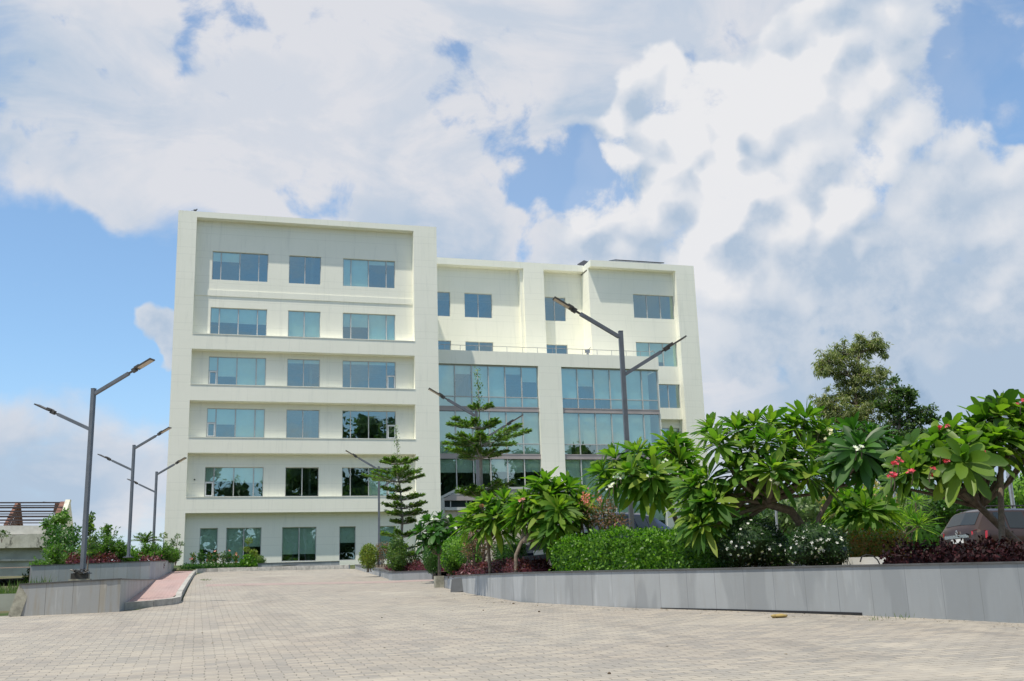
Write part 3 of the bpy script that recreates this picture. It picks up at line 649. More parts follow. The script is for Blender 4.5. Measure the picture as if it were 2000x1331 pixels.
def curtain(x0, x1, n, levels, label):
    """glazed bay: mullions, transoms, pinkish floor bands; blinds behind the glass"""
    f = MB(); t_ = .035; Y = YC
    zs_all = (BZ, 17.92)
    xs = np.linspace(x0, x1, n+1)
    for i, x in enumerate(xs): f.box(max(x0, x-t_), min(x1, x+t_), Y-.06, Y+.08, BZ, 17.9)
    for z in levels['tr']: 
        for i in range(n): f.box(max(x0, xs[i]-t_)+(.035 if i == 0 else 2*t_), min(x1, xs[i+1]-t_), Y-.055, Y+.07, z-.03, z+.03)
    fo = part('glazed_bay', f, M['alu'], bld)
    g = MB(); g.quad((x0, Y, BZ), (x1, Y, BZ), (x1, Y, 17.9), (x0, Y, 17.9)); part('pane', g, M['glass'], fo)
    s = MB()
    for a, b in levels['band']: s.box(x0, x1, Y-.10, Y-.062, a, b); s.box(x0, x1, Y-.12, Y-.10, b-.05, b+.02); s.box(x0, x1, Y-.12, Y-.10, a-.02, a+.05)
    part('floor_band', s, M['alupink'], fo)
    b_ = MB()
    for (za, zb), fr_ in levels['blind']:
        for i, q in enumerate(fr_):
            if q <= 0: continue
            xa, xb = xs[i]+.06, xs[i+1]-.05
            if q >= 2: xb = xa+(xb-xa)*(q-2); q = 1
            b_.box(xa, xb, Y+.16, Y+.175, zb-(zb-za)*q, zb)
    part('blind', b_, M['blind'], fo)
    d = MB()
    for a, b in levels['band']: d.box(x0+.05, x1-.05, Y+.1, Y+.8, a-.05, b+.05)
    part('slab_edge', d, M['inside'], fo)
Lb = dict(tr=[15.44, 11.85, 17.86], band=[(14.33, 14.66), (10.70, 11.05)],
          blind=[((15.47, 17.85), [1, .27, 1, 1, .24, .48]), ((14.66, 15.41), [1, .9, 1, 1, 1, 1]), ((11.88, 14.33), [1]*6), ((11.05, 11.82), [1, 0, 0, 1, 1, 1]), ((8.0, 10.70), [.38, .38, .4, .36, .38, .36])])
curtain(CX0, CX1, 6, Lb, '')
Lr = dict(tr=[15.44, 11.85, 17.86], band=[(14.33, 14.66), (10.70, 11.05)],
          blind=[((15.47, 17.85), [1, .58, 1, 1, 1, 2.45]), ((14.66, 15.41), [0, 0, 0, 1, 1, 2.45]), ((11.88, 14.33), [1, 1, 1, 1, 1, 2.45]), ((11.05, 11.82), [2.5, 0, 0, 1, 1, 1]), ((6.0, 10.70), [1]*6)])
curtain(CX2, CX3, 6, Lr, '')
# terrace rail and floodlight
mb = MB(); y_ = YC-0.1
mb.tube([(XR1+.3, y_, 19.42), (35.0, y_, 19.42)], .022, 6)
for i in range(15):
    x = 17.6+i*1.24; mb.tube([(x, y_, 18.98), (x, y_, 19.42)], .018, 6)
mb.tube([(34.6, y_, 19.42), (34.75, y_-.25, 19.47)], .03, 6)
part('terrace_rail', mb, M['steel'], bld)
mb = MB(); p = onY(1148, 690, YC+.3); mb.box(p[0]-.2, p[0]+.2, p[1], p[1]+.15, 19.25, 19.5); mb.box(p[0]-.12, p[0]+.05, p[1]-.1, p[1], 19.05, 19.25); mb.tube([(p[0], p[1]+.07, 18.98), (p[0], p[1]+.07, 19.25)], .03, 6); mb.beam((p[0]+.05, p[1], 19.5), (p[0]+.28, p[1], 19.72), .05, .05)
part('floodlight', mb, M['steel'], bld)
# roof-top panels glimpsed over the parapet
mb = MB(); a = onY(1195, 509, 84); b_ = onY(1290, 515, 84); mb.beam((a[0], 84, a[2]), (b_[0], 84, b_[2]), 1.6, .07, up=(0, -.25, 1)); solo('solar_panel', mb, M['solar'], 'long thin dark solar panel edge above the right end of the roof', 'solar panel')
mb = MB(); a = onY(1136, 517, 83.9); b_ = onY(1146, 511, 83.9); mb.beam((a[0]-.1, 83.9, a[2]-.1), (b_[0]+.05, 83.9, b_[2]), 1.0, .06, up=(-.3, -.6, 1)); solo('solar_panel', mb, M['solar'], 'small tilted dark solar panel at the step in the roof line', 'solar panel')
# small dome camera on the left block wall
mb = MB(); p = onY(380, 937, YW-.06); mb.ico(p, .05, 2); part('wall_camera', mb, M['black'], bld, smooth=True)

# entrance porch in front of the left glazed bay
YP = 76.9
pb_ = thing('entrance_porch', (20.9, YP, 3.2), 'pinkish grey entrance porch with sloping corner in front of the left glass bay', 'porch')
def PY(pts, Y): return [(onY(a, b, Y)[0], onY(a, b, Y)[2]) for a, b in pts]
def slabY(mb, poly, y0, y1):
    n = len(poly); V = [(x, y0, z) for x, z in poly]+[(x, y1, z) for x, z in poly]
    mb.add(V, [tuple(range(n)), tuple(range(n, 2*n))[::-1]]+[(i, n+i, n+(i+1) % n, (i+1) % n) for i in range(n)])
mb = MB(); slabY(mb, PY([(868, 973), (890, 962.5), (893, 958), (1062, 955), (1140, 955), (1140, 976), (868, 978)], YP), YP, YC-.26)
part('fascia', mb, M['alupink'], pb_)
mb = MB(); q = PY([(859, 971), (893, 953.5), (893, 958.5), (862, 975)], YP); slabY(mb, q, YP-.06, YP+.2); q = PY([(893, 953), (1140, 950), (1140, 955), (893, 957.5)], YP); slabY(mb, q, YP-.06, YP+.2)
q = PY([(868, 966), (1140, 963), (1140, 964), (868, 967)], YP); slabY(mb, q, YP-.02, YP-.004)
part('fascia_trim', mb, M['alu'], pb_)
q = PY([(860, 973), (868, 973)], YP); mb = MB(); mb.box(q[0][0], q[1][0], YP, YP+.5, BZ, q[0][1]); part('column', mb, M['alu'], pb_)
mb = MB(); q = PY([(868, 979), (1140, 976), (1140, 990), (868, 991)], YP+.2); g_ = q; slabY(mb, q, YP+.2, YP+.22); part('clerestory_glass', mb, M['carglass'], pb_)
mb = MB()
for px in (880, 911, 920, 932, 960, 990): x = onY(px, 984, YP+.15)[0]; mb.box(x-.03, x+.03, YP+.12, YP+.18, q[3][1], q[0][1])
slabY(mb, PY([(868, 991), (1140, 990), (1140, 996), (868, 997)], YP), YP, YP+.3); part('mullion', mb, M['alu'], pb_)
mb = MB(); q = PY([(868, 997), (1140, 996)], YP+.25); mb.box(q[0][0], q[1][0], YP+.25, YP+.4, BZ, q[0][1]); part('porch_wall', mb, simple('warm_cream_wall', (0.58, 0.50, 0.41), .8), pb_)

# ------------------------------------------------------------------ bird on the parapet
p = onY(381, 414, YF+.25)
bx, by, bz = p[0], p[1], 28.03
mb = MB()
mb.ico((bx, by, bz+.17), (.13, .06, .065), 2); mb.ico((bx+.12, by, bz+.25), (.05, .042, .042), 2)
mb.add([(bx-.1, by-.03, bz+.16), (bx-.1, by+.03, bz+.16), (bx-.28, by+.03, bz+.10), (bx-.28, by-.03, bz+.10)], [(0, 1, 2, 3)])
mb.add([(bx+.16, by-.012, bz+.25), (bx+.16, by+.012, bz+.25), (bx+.21, by, bz+.24)], [(0, 1, 2)])
for s in (-.02, .02): mb.tube([(bx+.01, by+s, bz+.12), (bx+.01, by+s, bz)], .007, 5)
solo('bird', mb, M['black'], 'small dark bird perched on the top left corner of the building', 'bird', smooth=True)

# ------------------------------------------------------------------ street lamps
def lamp(x, y, ztop, zbot, flip, label, tdeg=27):
    """square pole; high arm over the drive, lower arm on the other side"""
    o = bpy.data.objects.new('street_lamp', None); C.objects.link(o); o.location = (x, y, zbot); ORG[o.name] = np.zeros(3)
    tag(o, label, 'street lamp', 'twin arm street lamps along the drive')
    h = ztop-zbot; mb = MB(); mb.prism([(-.053, -.053), (.053, -.053), (.053, .053), (-.053, .053)], 0, h)
    mb.box(-.058, .058, -.058, .058, h, h+.012); part('pole', mb, M['pole'], o, local=True)
    mb = MB(); mb.box(-.17, .17, -.17, .17, 0, .025)
    for s, t_ in ((-1, -1), (1, -1), (1, 1), (-1, 1)): mb.tube([(s*.12, t_*.12, .025), (s*.12, t_*.12, .06)], .015, 6)
    for s in (-1, 1): mb.add([(s*.061, 0, .025), (s*.16, 0, .025), (s*.061, 0, .17), (s*.061, .012, .025), (s*.16, .012, .025), (s*.061, .012, .17)], [(0, 1, 2), (3, 5, 4), (0, 2, 5, 3), (1, 4, 5, 2), (0, 3, 4, 1)])
    part('base_plate', mb, M['pole'], o, local=True)
    for sgn, z0 in ((1, h-.14), (-1, h-1.13)):
        ux = sgn; tilt = R(tdeg); L = 1.16
        d = np.array([ux*math.cos(tilt), 0, math.sin(tilt)]); a = np.array([ux*.05, 0, z0])
        mb = MB(); mb.beam(a, a+d*L, .088, .088); arm = part('arm', mb, M['pole'], o, local=True)
        mb = MB(); mb.beam(a+d*L, a+d*(L+.16), .045, .045); mb.beam(a+d*(L+.12), a+d*(L+.26), .10, .11)
        mb.beam(a+d*(L+.22)+(0, 0, .03), a+d*(L+.38)+(0, 0, .03), .15, .07); part('bracket', mb, M['lampbody'], arm, local=True)
        mb = MB(); mb.beam(a+d*(L+.26), a+d*(L+.80), .24, .035); hd = part('lamp_head', mb, M['lampbody'], arm, local=True)
        nrm = np.array([ux*math.sin(tilt), 0, -math.cos(tilt)])
        mb = MB(); mb.beam(a+d*(L+.33)+nrm*.021, a+d*(L+.77)+nrm*.021, .19, .006)
        part('lens', mb, M['lens'], arm, local=True)
    o.rotation_euler.z = flip
    return o
LA = R(-31); LB = R(180-6)
lp = [(183, 760, 29.5, 5.05, LA, 'tall grey twin arm street lamp nearest on the left, in front of the slab planter'),
      (262, 870, 49, 5.05, LA, 'middle one of the three grey twin arm lamps on the left'),
      (306, 922, 61, 5.05, LA, 'farthest and smallest of the three grey lamps on the left, next to the building'),
      (1212, 648, 27, 5.85, LB, 'big grey twin arm street lamp standing in front of the right glass bay'),
      (930, 805, 39, 5.65, LB, 'grey twin arm street lamp behind the upper tiered tree'),
      (740, 912, 56.7, 5.05, LB, 'grey twin arm street lamp between the two clipped cone shrubs')]
for px, py, D, h, rz, lab in lp:
    p = at(px, py, D); lamp(p[0], p[1], p[2], p[2]-h, rz, lab, 25 if px < 500 else 31)
# footing block, cable tangle under the nearest left lamp
p = at(157, 1119, 29.5)
mb = MB(); mb.box(p[0]-.27, p[0]+.27, p[1]-.2, p[1]+.3, .4, p[2]-.17); fb = solo('lamp_footing', mb, M['oldconc'], 'square concrete footing under the nearest left lamp', 'footing')
mb = MB(); mb.box(p[0]-.22, p[0]+.22, p[1]-.18, p[1]+.22, p[2]-.168, p[2]-.02)
for i in range(7):
    a0 = rng.uniform(0, 6.28); q = [(p[0]+.2*math.cos(a0+t_)*(1-.1*t_)+.03*rng.normal(), p[1]-.12+.12*math.sin(a0+t_), p[2]+.03+.05*math.sin(3*t_+i)) for t_ in np.linspace(0, 2.6, 9)]
    mb.tube(q, .012, 5)
solo('cable_box', mb, M['lampbody'], 'dark box with tangled cables at the foot of the nearest left lamp', 'cable box')
# other poles seen through the trees on the right
for px, pt, pb2, D, r_, lab in [(1968, 925, 1004, 36, .07, 'leaning grey pole behind the roof of the brown car'), (1745, 962, 1030, 40, .05, 'thin grey post between the shrubs left of the brown car'), (1513, 968, 1030, 40, .045, 'thin grey post seen under the large white flowered tree')]:
    a = at(px, pt-15, D); b_ = at(px+(12 if px > 1900 else 2), pb2, D); mb = MB(); mb.tube([(b_[0], b_[1], b_[2]-1.5), (a[0], a[1], a[2])], r_, 8)
    solo('post', mb, M['steel'], lab, 'post')

# ------------------------------------------------------------------ leaves
def unit(v): return v/(np.linalg.norm(v, axis=-1, keepdims=True)+1e-9)
def leafquads(P, D, N, L, W_):
    """rhombic leaves: base P, direction D, normal hint N"""
    S_ = unit(np.cross(D, N)); U = np.cross(S_, D)
    L = L[:, None]; W_ = W_[:, None]
    V = np.stack([P, P+D*L*.5+S_*W_*.5+U*W_*.12, P+D*L, P+D*L*.5-S_*W_*.5+U*W_*.12], 1).reshape(-1, 3)
    return V, np.arange(len(P)*4).reshape(-1, 4)
def rnd_dirs(n): return unit(rng.normal(size=(n, 3)))
def shell(c, r, n, lo=.72, hi=1.06, lumps=7, cut=None):
    d = rnd_dirs(n); 
    k = unit(rng.normal(size=(lumps, 3))); f = (np.maximum(0, d@k.T)**6).max(1)
    rad = rng.uniform(lo, hi, n)*(0.86+.2*f)
    P = np.asarray(c)+d*np.asarray(r)*rad[:, None]
    nn_ = unit(d/np.asarray(r)); return P, nn_
def clumpleaves(clumps, size, n_per_area, aspect=.5, droop=0.0, outw=.6, lo=.72):
    Vs = []; Fs = []; k = 0
    for c, r in clumps:
        r = np.asarray(r, float)*np.ones(3); ar = 4*math.pi*((r[0]*r[1]+r[1]*r[2]+r[0]*r[2])/3); n = max(12, int(ar*n_per_area))
        P, N_ = shell(c, r, n, lo)
        D = unit(N_*outw+rnd_dirs(n)*.9+np.array([0, 0, -droop])); L = size*rng.uniform(.65, 1.35, n)
        V, F = leafquads(P, D, unit(N_+rnd_dirs(n)*.5), L, L*aspect); Vs.append(V); Fs.append(F+k); k += len(V)
    return np.concatenate(Vs), np.concatenate(Fs)
def px_clump(px, py, D, rx, ry, rd=None):
    s = D/FPX; c = at(px, py, D); return (c, (rx*s, (rd if rd else rx)*s, ry*s))
def bush(name, clumps, mat, label, cat, size=.05, dens=450, aspect=.5, droop=0, outw=.6, lo=.72, group=None, flowers=None, stem=True, core=None, ground=None):
    cs = [px_clump(*c) for c in clumps]; c0 = cs[0][0]
    zb = min(c[2]-r[2] for c, r in cs); o = thing(name, (c0[0], c0[1], zb), label, cat, group)
    V, F = clumpleaves(cs, size, dens, aspect, droop, outw, lo); part('foliage', (V, F), M[mat], o)
    mb = MB()
    for c, r in cs:
        for _ in range(3):
            e = np.array(c)+rng.normal(size=3)*np.array(r)*.3; mb.tube([(c[0]+rng.normal()*.05, c[1]+rng.normal()*.05, zb-.15), ((c[0]+e[0])/2, (c[1]+e[1])/2, (zb+e[2])/2), e], [.022, .016, .006], 5)
    part('stem', mb, M['bark'], o)
    if core:
        mb = MB()
        for c, r in cs: mb.ico(c, np.array(r)*core, 2, .12)
        part('inner_foliage', mb, M[mat], o)
    if flowers:
        fm, n, fs = flowers; VV = []; 
        P = []; 
        for c, r in cs:
            m_ = max(1, int(n/len(cs))); p_, n_ = shell(c, r, m_, .98, 1.08); P.append((p_, n_))
        P_ = np.concatenate([a for a, b in P]); N_ = np.concatenate([b for a, b in P])
        V, F = flowerquads(P_, N_, fs); fp = part('flower', (V, F), M[fm], o)
        if n > 60: fp.name = 'blossom'; fp['kind'] = 'stuff'
    return o
def flowerquads(P, N_, fs, pet=5):
    n = len(P); Vs = []; 
    a = unit(np.cross(N_, rnd_dirs(n))); b = np.cross(N_, a)
    sz = (fs*rng.uniform(.75, 1.25, n))
    for i in range(pet):
        t_ = 2*math.pi*i/pet; d = a*math.cos(t_)+b*math.sin(t_); d = unit(d+N_*.35)
        V, _ = leafquads(P, d, N_, sz, sz*.62); Vs.append(V)
    V = np.concatenate(Vs); return V, np.arange(len(V)).reshape(-1, 4)

def blades(base, dir_, L, W_, droop, prof, up, fold=.25):
    """strap or oval leaves with a midrib fold, bending down along their length"""
    n = len(base); K = len(prof); D = unit(dir_); up = np.asarray(up, float)*np.ones((n, 3))
    S_ = unit(np.cross(D, up)+1e-6); Vs = np.zeros((n, K, 3, 3))
    for k, (t_, wd) in enumerate(prof):
        p_ = base+D*(L*t_)[:, None]; p_[:, 2] -= droop*L*t_*t_
        T = D.copy(); T[:, 2] -= 2*droop*t_; T = unit(T); U = np.cross(S_, T)
        w_ = (W_*wd*.5)[:, None]
        Vs[:, k, 0] = p_-S_*w_+U*w_*fold; Vs[:, k, 1] = p_; Vs[:, k, 2] = p_+S_*w_+U*w_*fold
    V = Vs.reshape(-1, 3); F = []
    i0 = np.arange(n)*K*3
    for k in range(K-1):
        for j in (0, 1):
            F.append(np.stack([i0+k*3+j, i0+k*3+j+1, i0+(k+1)*3+j+1, i0+(k+1)*3+j], 1))
    return V, np.concatenate(F)
PROF = [(0, .10), (.12, .22), (.35, .78), (.62, 1.0), (.85, .72), (1.0, .02)]
PROFR = [(0, .14), (.15, .40), (.4, .92), (.65, 1.05), (.88, .8), (1.0, .10)]
def rosette(c, axis, n, L, W_, prof=PROF, spread=(10, 112)):
    axis = unit(np.asarray(axis, float)); a = unit(np.cross(axis, [0.31, 0.77, .2])); b = np.cross(axis, a)
    i = np.arange(n); th = np.radians(spread[0]+(spread[1]-spread[0])*(i/(n-1))**.85+rng.normal(0, 8, n)); ph = i*2.39996+rng.uniform(0, 6)
    D = np.cos(th)[:, None]*axis+np.sin(th)[:, None]*(np.cos(ph)[:, None]*a+np.sin(ph)[:, None]*b)
    Ls = L*(.62+.38*np.minimum(1, i/(n*.35)))*rng.uniform(.72, 1.15, n)
    base = np.asarray(c)+axis*(.10*L)*(1-(i/n))[:, None]*1.2+D*.03
    up = unit(axis+rng.normal(0, .18, (n, 3)))
    return blades(base, D, Ls, W_*rng.uniform(.85, 1.15, n)*(Ls/L), rng.uniform(.08, .42, n), prof, up)
def inflorescence(mb, c, d, L):
    d = unit(np.asarray(d, float)); e = np.asarray(c)+d*L
    mb.tube([c, (np.asarray(c)+e)/2+rng.normal(size=3)*.01, e], [.012, .010, .007], 5)
    out = []
    for _ in range(6):
        q = e+unit(d+rng.normal(size=3)*.8)*L*.35; mb.tube([e, q], .005, 4); out.append(q)
    return out
def plumeria(label, ros, trunk, D0, L=.55, W_=.13, mat='lf_plum', prof=PROF, flowers=('fl_cream', []), group='flowering frangipani trees', n=46, barkm='bark', name='frangipani_tree', rz=.7, thick=.07):
    """ros: (px,py,depth offset,scale); trunk: [(px,py,depth offset)] from the ground up"""
    T = np.array([at(x, y, D0+d) for x, y, d in trunk]); gx, gy = T[0][0], T[0][1]
    o = thing(name, tuple(T[0]), label, 'tree', group)
    Vs = []; Fs = []; k = 0; mb = MB(); cen = []
    for r_ in ros:
        px, py, dd, sc = r_; c = at(px, py, D0+dd); cen.append(c)
    cen = np.array(cen); mid = cen.mean(0)
    mb.tube(np.concatenate([[T[0]-np.array([0, 0, .3])], T]), np.linspace(thick, thick*.7, len(T)+1), 8)
    top = T[-1]
    for c, r_ in zip(cen, ros):
        ax = unit((c-mid)*np.array([1, 1, .6])/np.abs(cen-mid).max()*.85+np.array([0, 0, .95])+_f*-.25*0+np.array([-sy, -cy, 0])*.22+rng.normal(0, .12, 3))
        V, F = rosette(c, ax, max(14, int(n*rng.uniform(.85, 1.15))), L*r_[3], W_*r_[3], prof); Vs.append(V); Fs.append(F+k); k += len(V)
        j = T[rng.integers(max(0, len(T)-2), len(T))]; m1 = j*.55+c*.45+np.array([0, 0, -.12])
        mb.tube([j, m1, c-ax*.12, c+ax*.02], [thick*.55, thick*.42, .026, .018], 6)
    part('crown', (np.concatenate(Vs), np.concatenate(Fs)), M[mat], o, smooth=False)
    part('trunk', mb, M[barkm], o, smooth=True)
    fm, fl = flowers
    if fl:
        for x, y, dd in fl:
            mf = MB(); c = at(x, y, D0+dd); c0 = c-np.array([0, 0, .22])-np.array([-sy, -cy, 0])*.12
            P = np.array(inflorescence(mf, c0, c-c0, .20)[:3]+[c]); V, F = flowerquads(P, unit(np.array([-sy, -cy, .6])+rng.normal(0, .5, (len(P), 3))), .045)
            fo = part('flower_cluster', (V, F), M[fm], o); part('stalk', mf, M['bark'], fo)
    return o

plumeria('large white flowered frangipani tree arching over the jasmine bushes in the right half',
 [(1405, 872, 0, 1.05), (1440, 845, .5, 1), (1392, 845, .6, .9), (1472, 838, .6, 1), (1505, 832, .8, 1), (1545, 838, .9, 1), (1572, 822, .9, 1.05), (1600, 850, .8, 1), (1500, 868, -.1, 1), (1532, 880, .3, 1),
  (1508, 925, -.5, 1.12), (1460, 885, 0, 1), (1570, 885, .2, 1), (1605, 905, .4, 1), (1580, 935, -.3, 1.05), (1545, 918, .2, 1), (1440, 925, -.1, 1), (1385, 940, .1, 1), (1360, 955, .2, 1), (1395, 985, -.2, 1.05),
  (1362, 1005, 0, 1), (1430, 980, .3, 1), (1375, 1030, -.3, .95), (1410, 1020, .2, .9), (1470, 955, .4, .95), (1610, 955, .5, .9), (1618, 872, 1.0, .9), (1350, 978, .5, .9)],
 [(1572, 1062, .3), (1566, 1028, .2), (1545, 998, .1), (1500, 985, 0), (1465, 965, .1)], 22.2, L=.58, W_=.14, mat='lf_plum',
 flowers=('fl_cream', [(1508, 935, -.9), (1518, 945, -.9), (1512, 925, -.9), (1606, 940, 0), (1612, 858, .4), (1622, 848, .4), (1618, 840, .5), (1598, 845, .5), (1470, 870, -.2), (1555, 900, -.2)]), thick=.11)
plumeria('white flowered frangipani with drooping leaves hiding the foot of the big right lamp',
 [(1180, 925, .3, .95), (1205, 900, .5, 1), (1245, 890, .5, 1), (1275, 905, .3, 1), (1310, 880, .8, 1), (1335, 885, .9, .9), (1325, 905, .6, 1), (1235, 930, -.2, 1.1), (1200, 945, 0, 1), (1275, 935, -.3, 1.12),
  (1305, 930, .2, 1), (1340, 925, .7, .95), (1255, 955, 0, 1.0), (1285, 962, .1, 1), (1310, 868, 1.0, .9)],
 [(1335, 1062, 1.0), (1318, 1010, .8), (1306, 975, .6), (1295, 950, .4)], 25.0, L=.60, W_=.14,
 flowers=('fl_white', [(1205, 932, -.7), (1198, 945, -.7), (1190, 950, -.6), (1300, 900, -.1), (1268, 925, -.6), (1303, 925, -.3), (1213, 925, -.5), (1295, 905, -.2)]), thick=.07)
plumeria('dark leaved frangipani crown hanging between the big tree and the red flowered one',
 [(1680, 885, -.4, 1.2), (1668, 850, .3, 1), (1700, 862, .2, 1.05), (1650, 905, .2, 1), (1712, 915, 0, 1), (1735, 880, .5, 1), (1640, 880, .6, .95), (1690, 920, .3, 1), (1725, 905, .4, .95)],
 [(1590, 1065, .8), (1600, 1010, .6), (1635, 950, .4), (1670, 920, .2)], 21.4, L=.55, W_=.135, mat='lf_plumd',
 flowers=('fl_white', [(1672, 875, -.9), (1684, 873, -.9)]), thick=.06)
plumeria('red flowered frangipani with broad leaves in front of the brown car',
 [(1882, 908, -.6, 1.3), (1885, 880, -.2, 1.1), (1835, 868, .2, 1.05), (1858, 848, .4, 1), (1800, 905, .1, 1), (1765, 925, 0, .95), (1790, 924, -.2, 1.0), (1830, 915, -.1, .95), (1850, 905, -.1, 1.05), (1910, 862, .2, 1.1), (1925, 825, .5, 1.1),
  (1955, 815, .5, 1.15), (1985, 835, .4, 1.1), (2010, 820, .5, 1.1), (1945, 860, 0, 1.1), (1975, 880, .1, 1.1), (2015, 870, .2, 1.1), (1925, 890, -.1, 1.05), (1780, 885, .5, .95), (1900, 840, .6, 1), (1955, 800, .7, 1), (2040, 850, .3, 1.1), (1760, 945, .3, .95)],
 [(1990, 1062, .2), (1955, 1030, .1), (1915, 992, 0), (1880, 962, -.1)], 18.9, L=.50, W_=.165, mat='lf_plumred', prof=PROFR, n=30,
 flowers=('fl_red', [(1755, 898, -.7), (1745, 905, -.7), (1747, 932, -.7), (1742, 925, -.7), (1818, 915, -.8), (1838, 885, -.6), (1852, 832, .1), (1835, 836, .1), (1848, 902, -.6), (1782, 920, -.6), (1996, 783, 0), (1920, 885, -.6)]), thick=.075)
mb = MB(); a = at(1952, 1052, 18.5); b_ = at(1955, 880, 18.7); mb.tube([a-np.array([0, 0, .4]), (a+b_)/2+np.array([.01, 0, 0]), b_], [.055, .05, .04], 8)
solo('tree_stake', mb, M['bark'], 'straight dark upright trunk beside the red flowered frangipani, before the car window', 'trunk')
plumeria('frangipani left of the trimmed box hedge with large drooping leaves',
 [(1065, 948, .4, 1.05), (1050, 965, .5, 1), (1085, 965, .3, 1), (1108, 958, .5, 1), (1030, 985, .3, 1), (1088, 1000, -.3, 1.1), (1062, 1000, 0, 1.05), (1125, 985, .2, 1.05), (1085, 1028, -.3, 1.05), (1045, 1018, .2, 1), (1112, 1010, 0, 1), (1020, 1005, .4, 1), (1130, 1005, .3, .95), (1070, 975, .1, 1), (1072, 1045, -.2, .9)],
 [(1008, 1108, 0), (1008, 1085, 0), (1018, 1060, 0), (1030, 1038, .1)], 27.0, L=.60, W_=.14, mat='lf_plum',
 flowers=('fl_pink', [(1020, 975, -.3)]), thick=.06)
mbx = MB(); a = at(1006, 1085, 27.0); b_ = at(985, 1045, 27.2)
plumeria('smaller frangipani with two slim trunks above the crimson ground cover',
 [(955, 990, .2, 1), (985, 985, .4, 1), (935, 1005, .3, 1), (965, 1015, -.1, 1.05), (995, 1010, .1, 1), (920, 1025, .4, .9), (945, 1035, 0, .95), (975, 1035, .2, .95), (1005, 1030, .3, .9), (1010, 985, .5, .95)],
 [(957, 1112, 0), (955, 1085, 0), (953, 1055, 0), (955, 1040, 0)], 28.6, L=.62, W_=.135, mat='lf_plum', flowers=('fl_pink', [(941, 988, -.2)]), thick=.05)
plumeria('glossy round leaved frangipani bush against the cream wall right of the tiered tree',
 [(825, 1040, 0, .9), (838, 1022, .3, 1), (860, 1018, .4, 1), (880, 1028, .5, 1), (850, 1042, -.2, 1), (870, 1050, 0, .95), (832, 1060, 0, .85), (902, 1022, .6, .9), (915, 1035, .6, .9), (890, 1048, .2, .9), (855, 1062, 0, .85)],
 [(858, 1115, .2), (858, 1085, .2), (858, 1065, .2)], 38.0, L=.50, W_=.17, mat='lf_plumd', prof=PROFR, n=26, flowers=('fl_white', [(874, 1010, 0), (845, 1015, 0), (905, 1015, 0), (890, 1030, -.3)]), thick=.06)
plumeria('low pale green frangipani spreading in front of the golden blossomed shrub',
 [(1655, 985, .2, .95), (1690, 1000, -.2, 1.15), (1720, 1000, .1, 1), (1670, 1015, 0, 1), (1710, 1020, .1, .95), (1640, 1000, .3, .9), (1680, 975, .4, .9)],
 [(1688, 1075, .2), (1688, 1045, .2), (1688, 1020, .1)], 24.5, L=.62, W_=.15, mat='lf_plum', flowers=('fl_white', []), thick=.05)

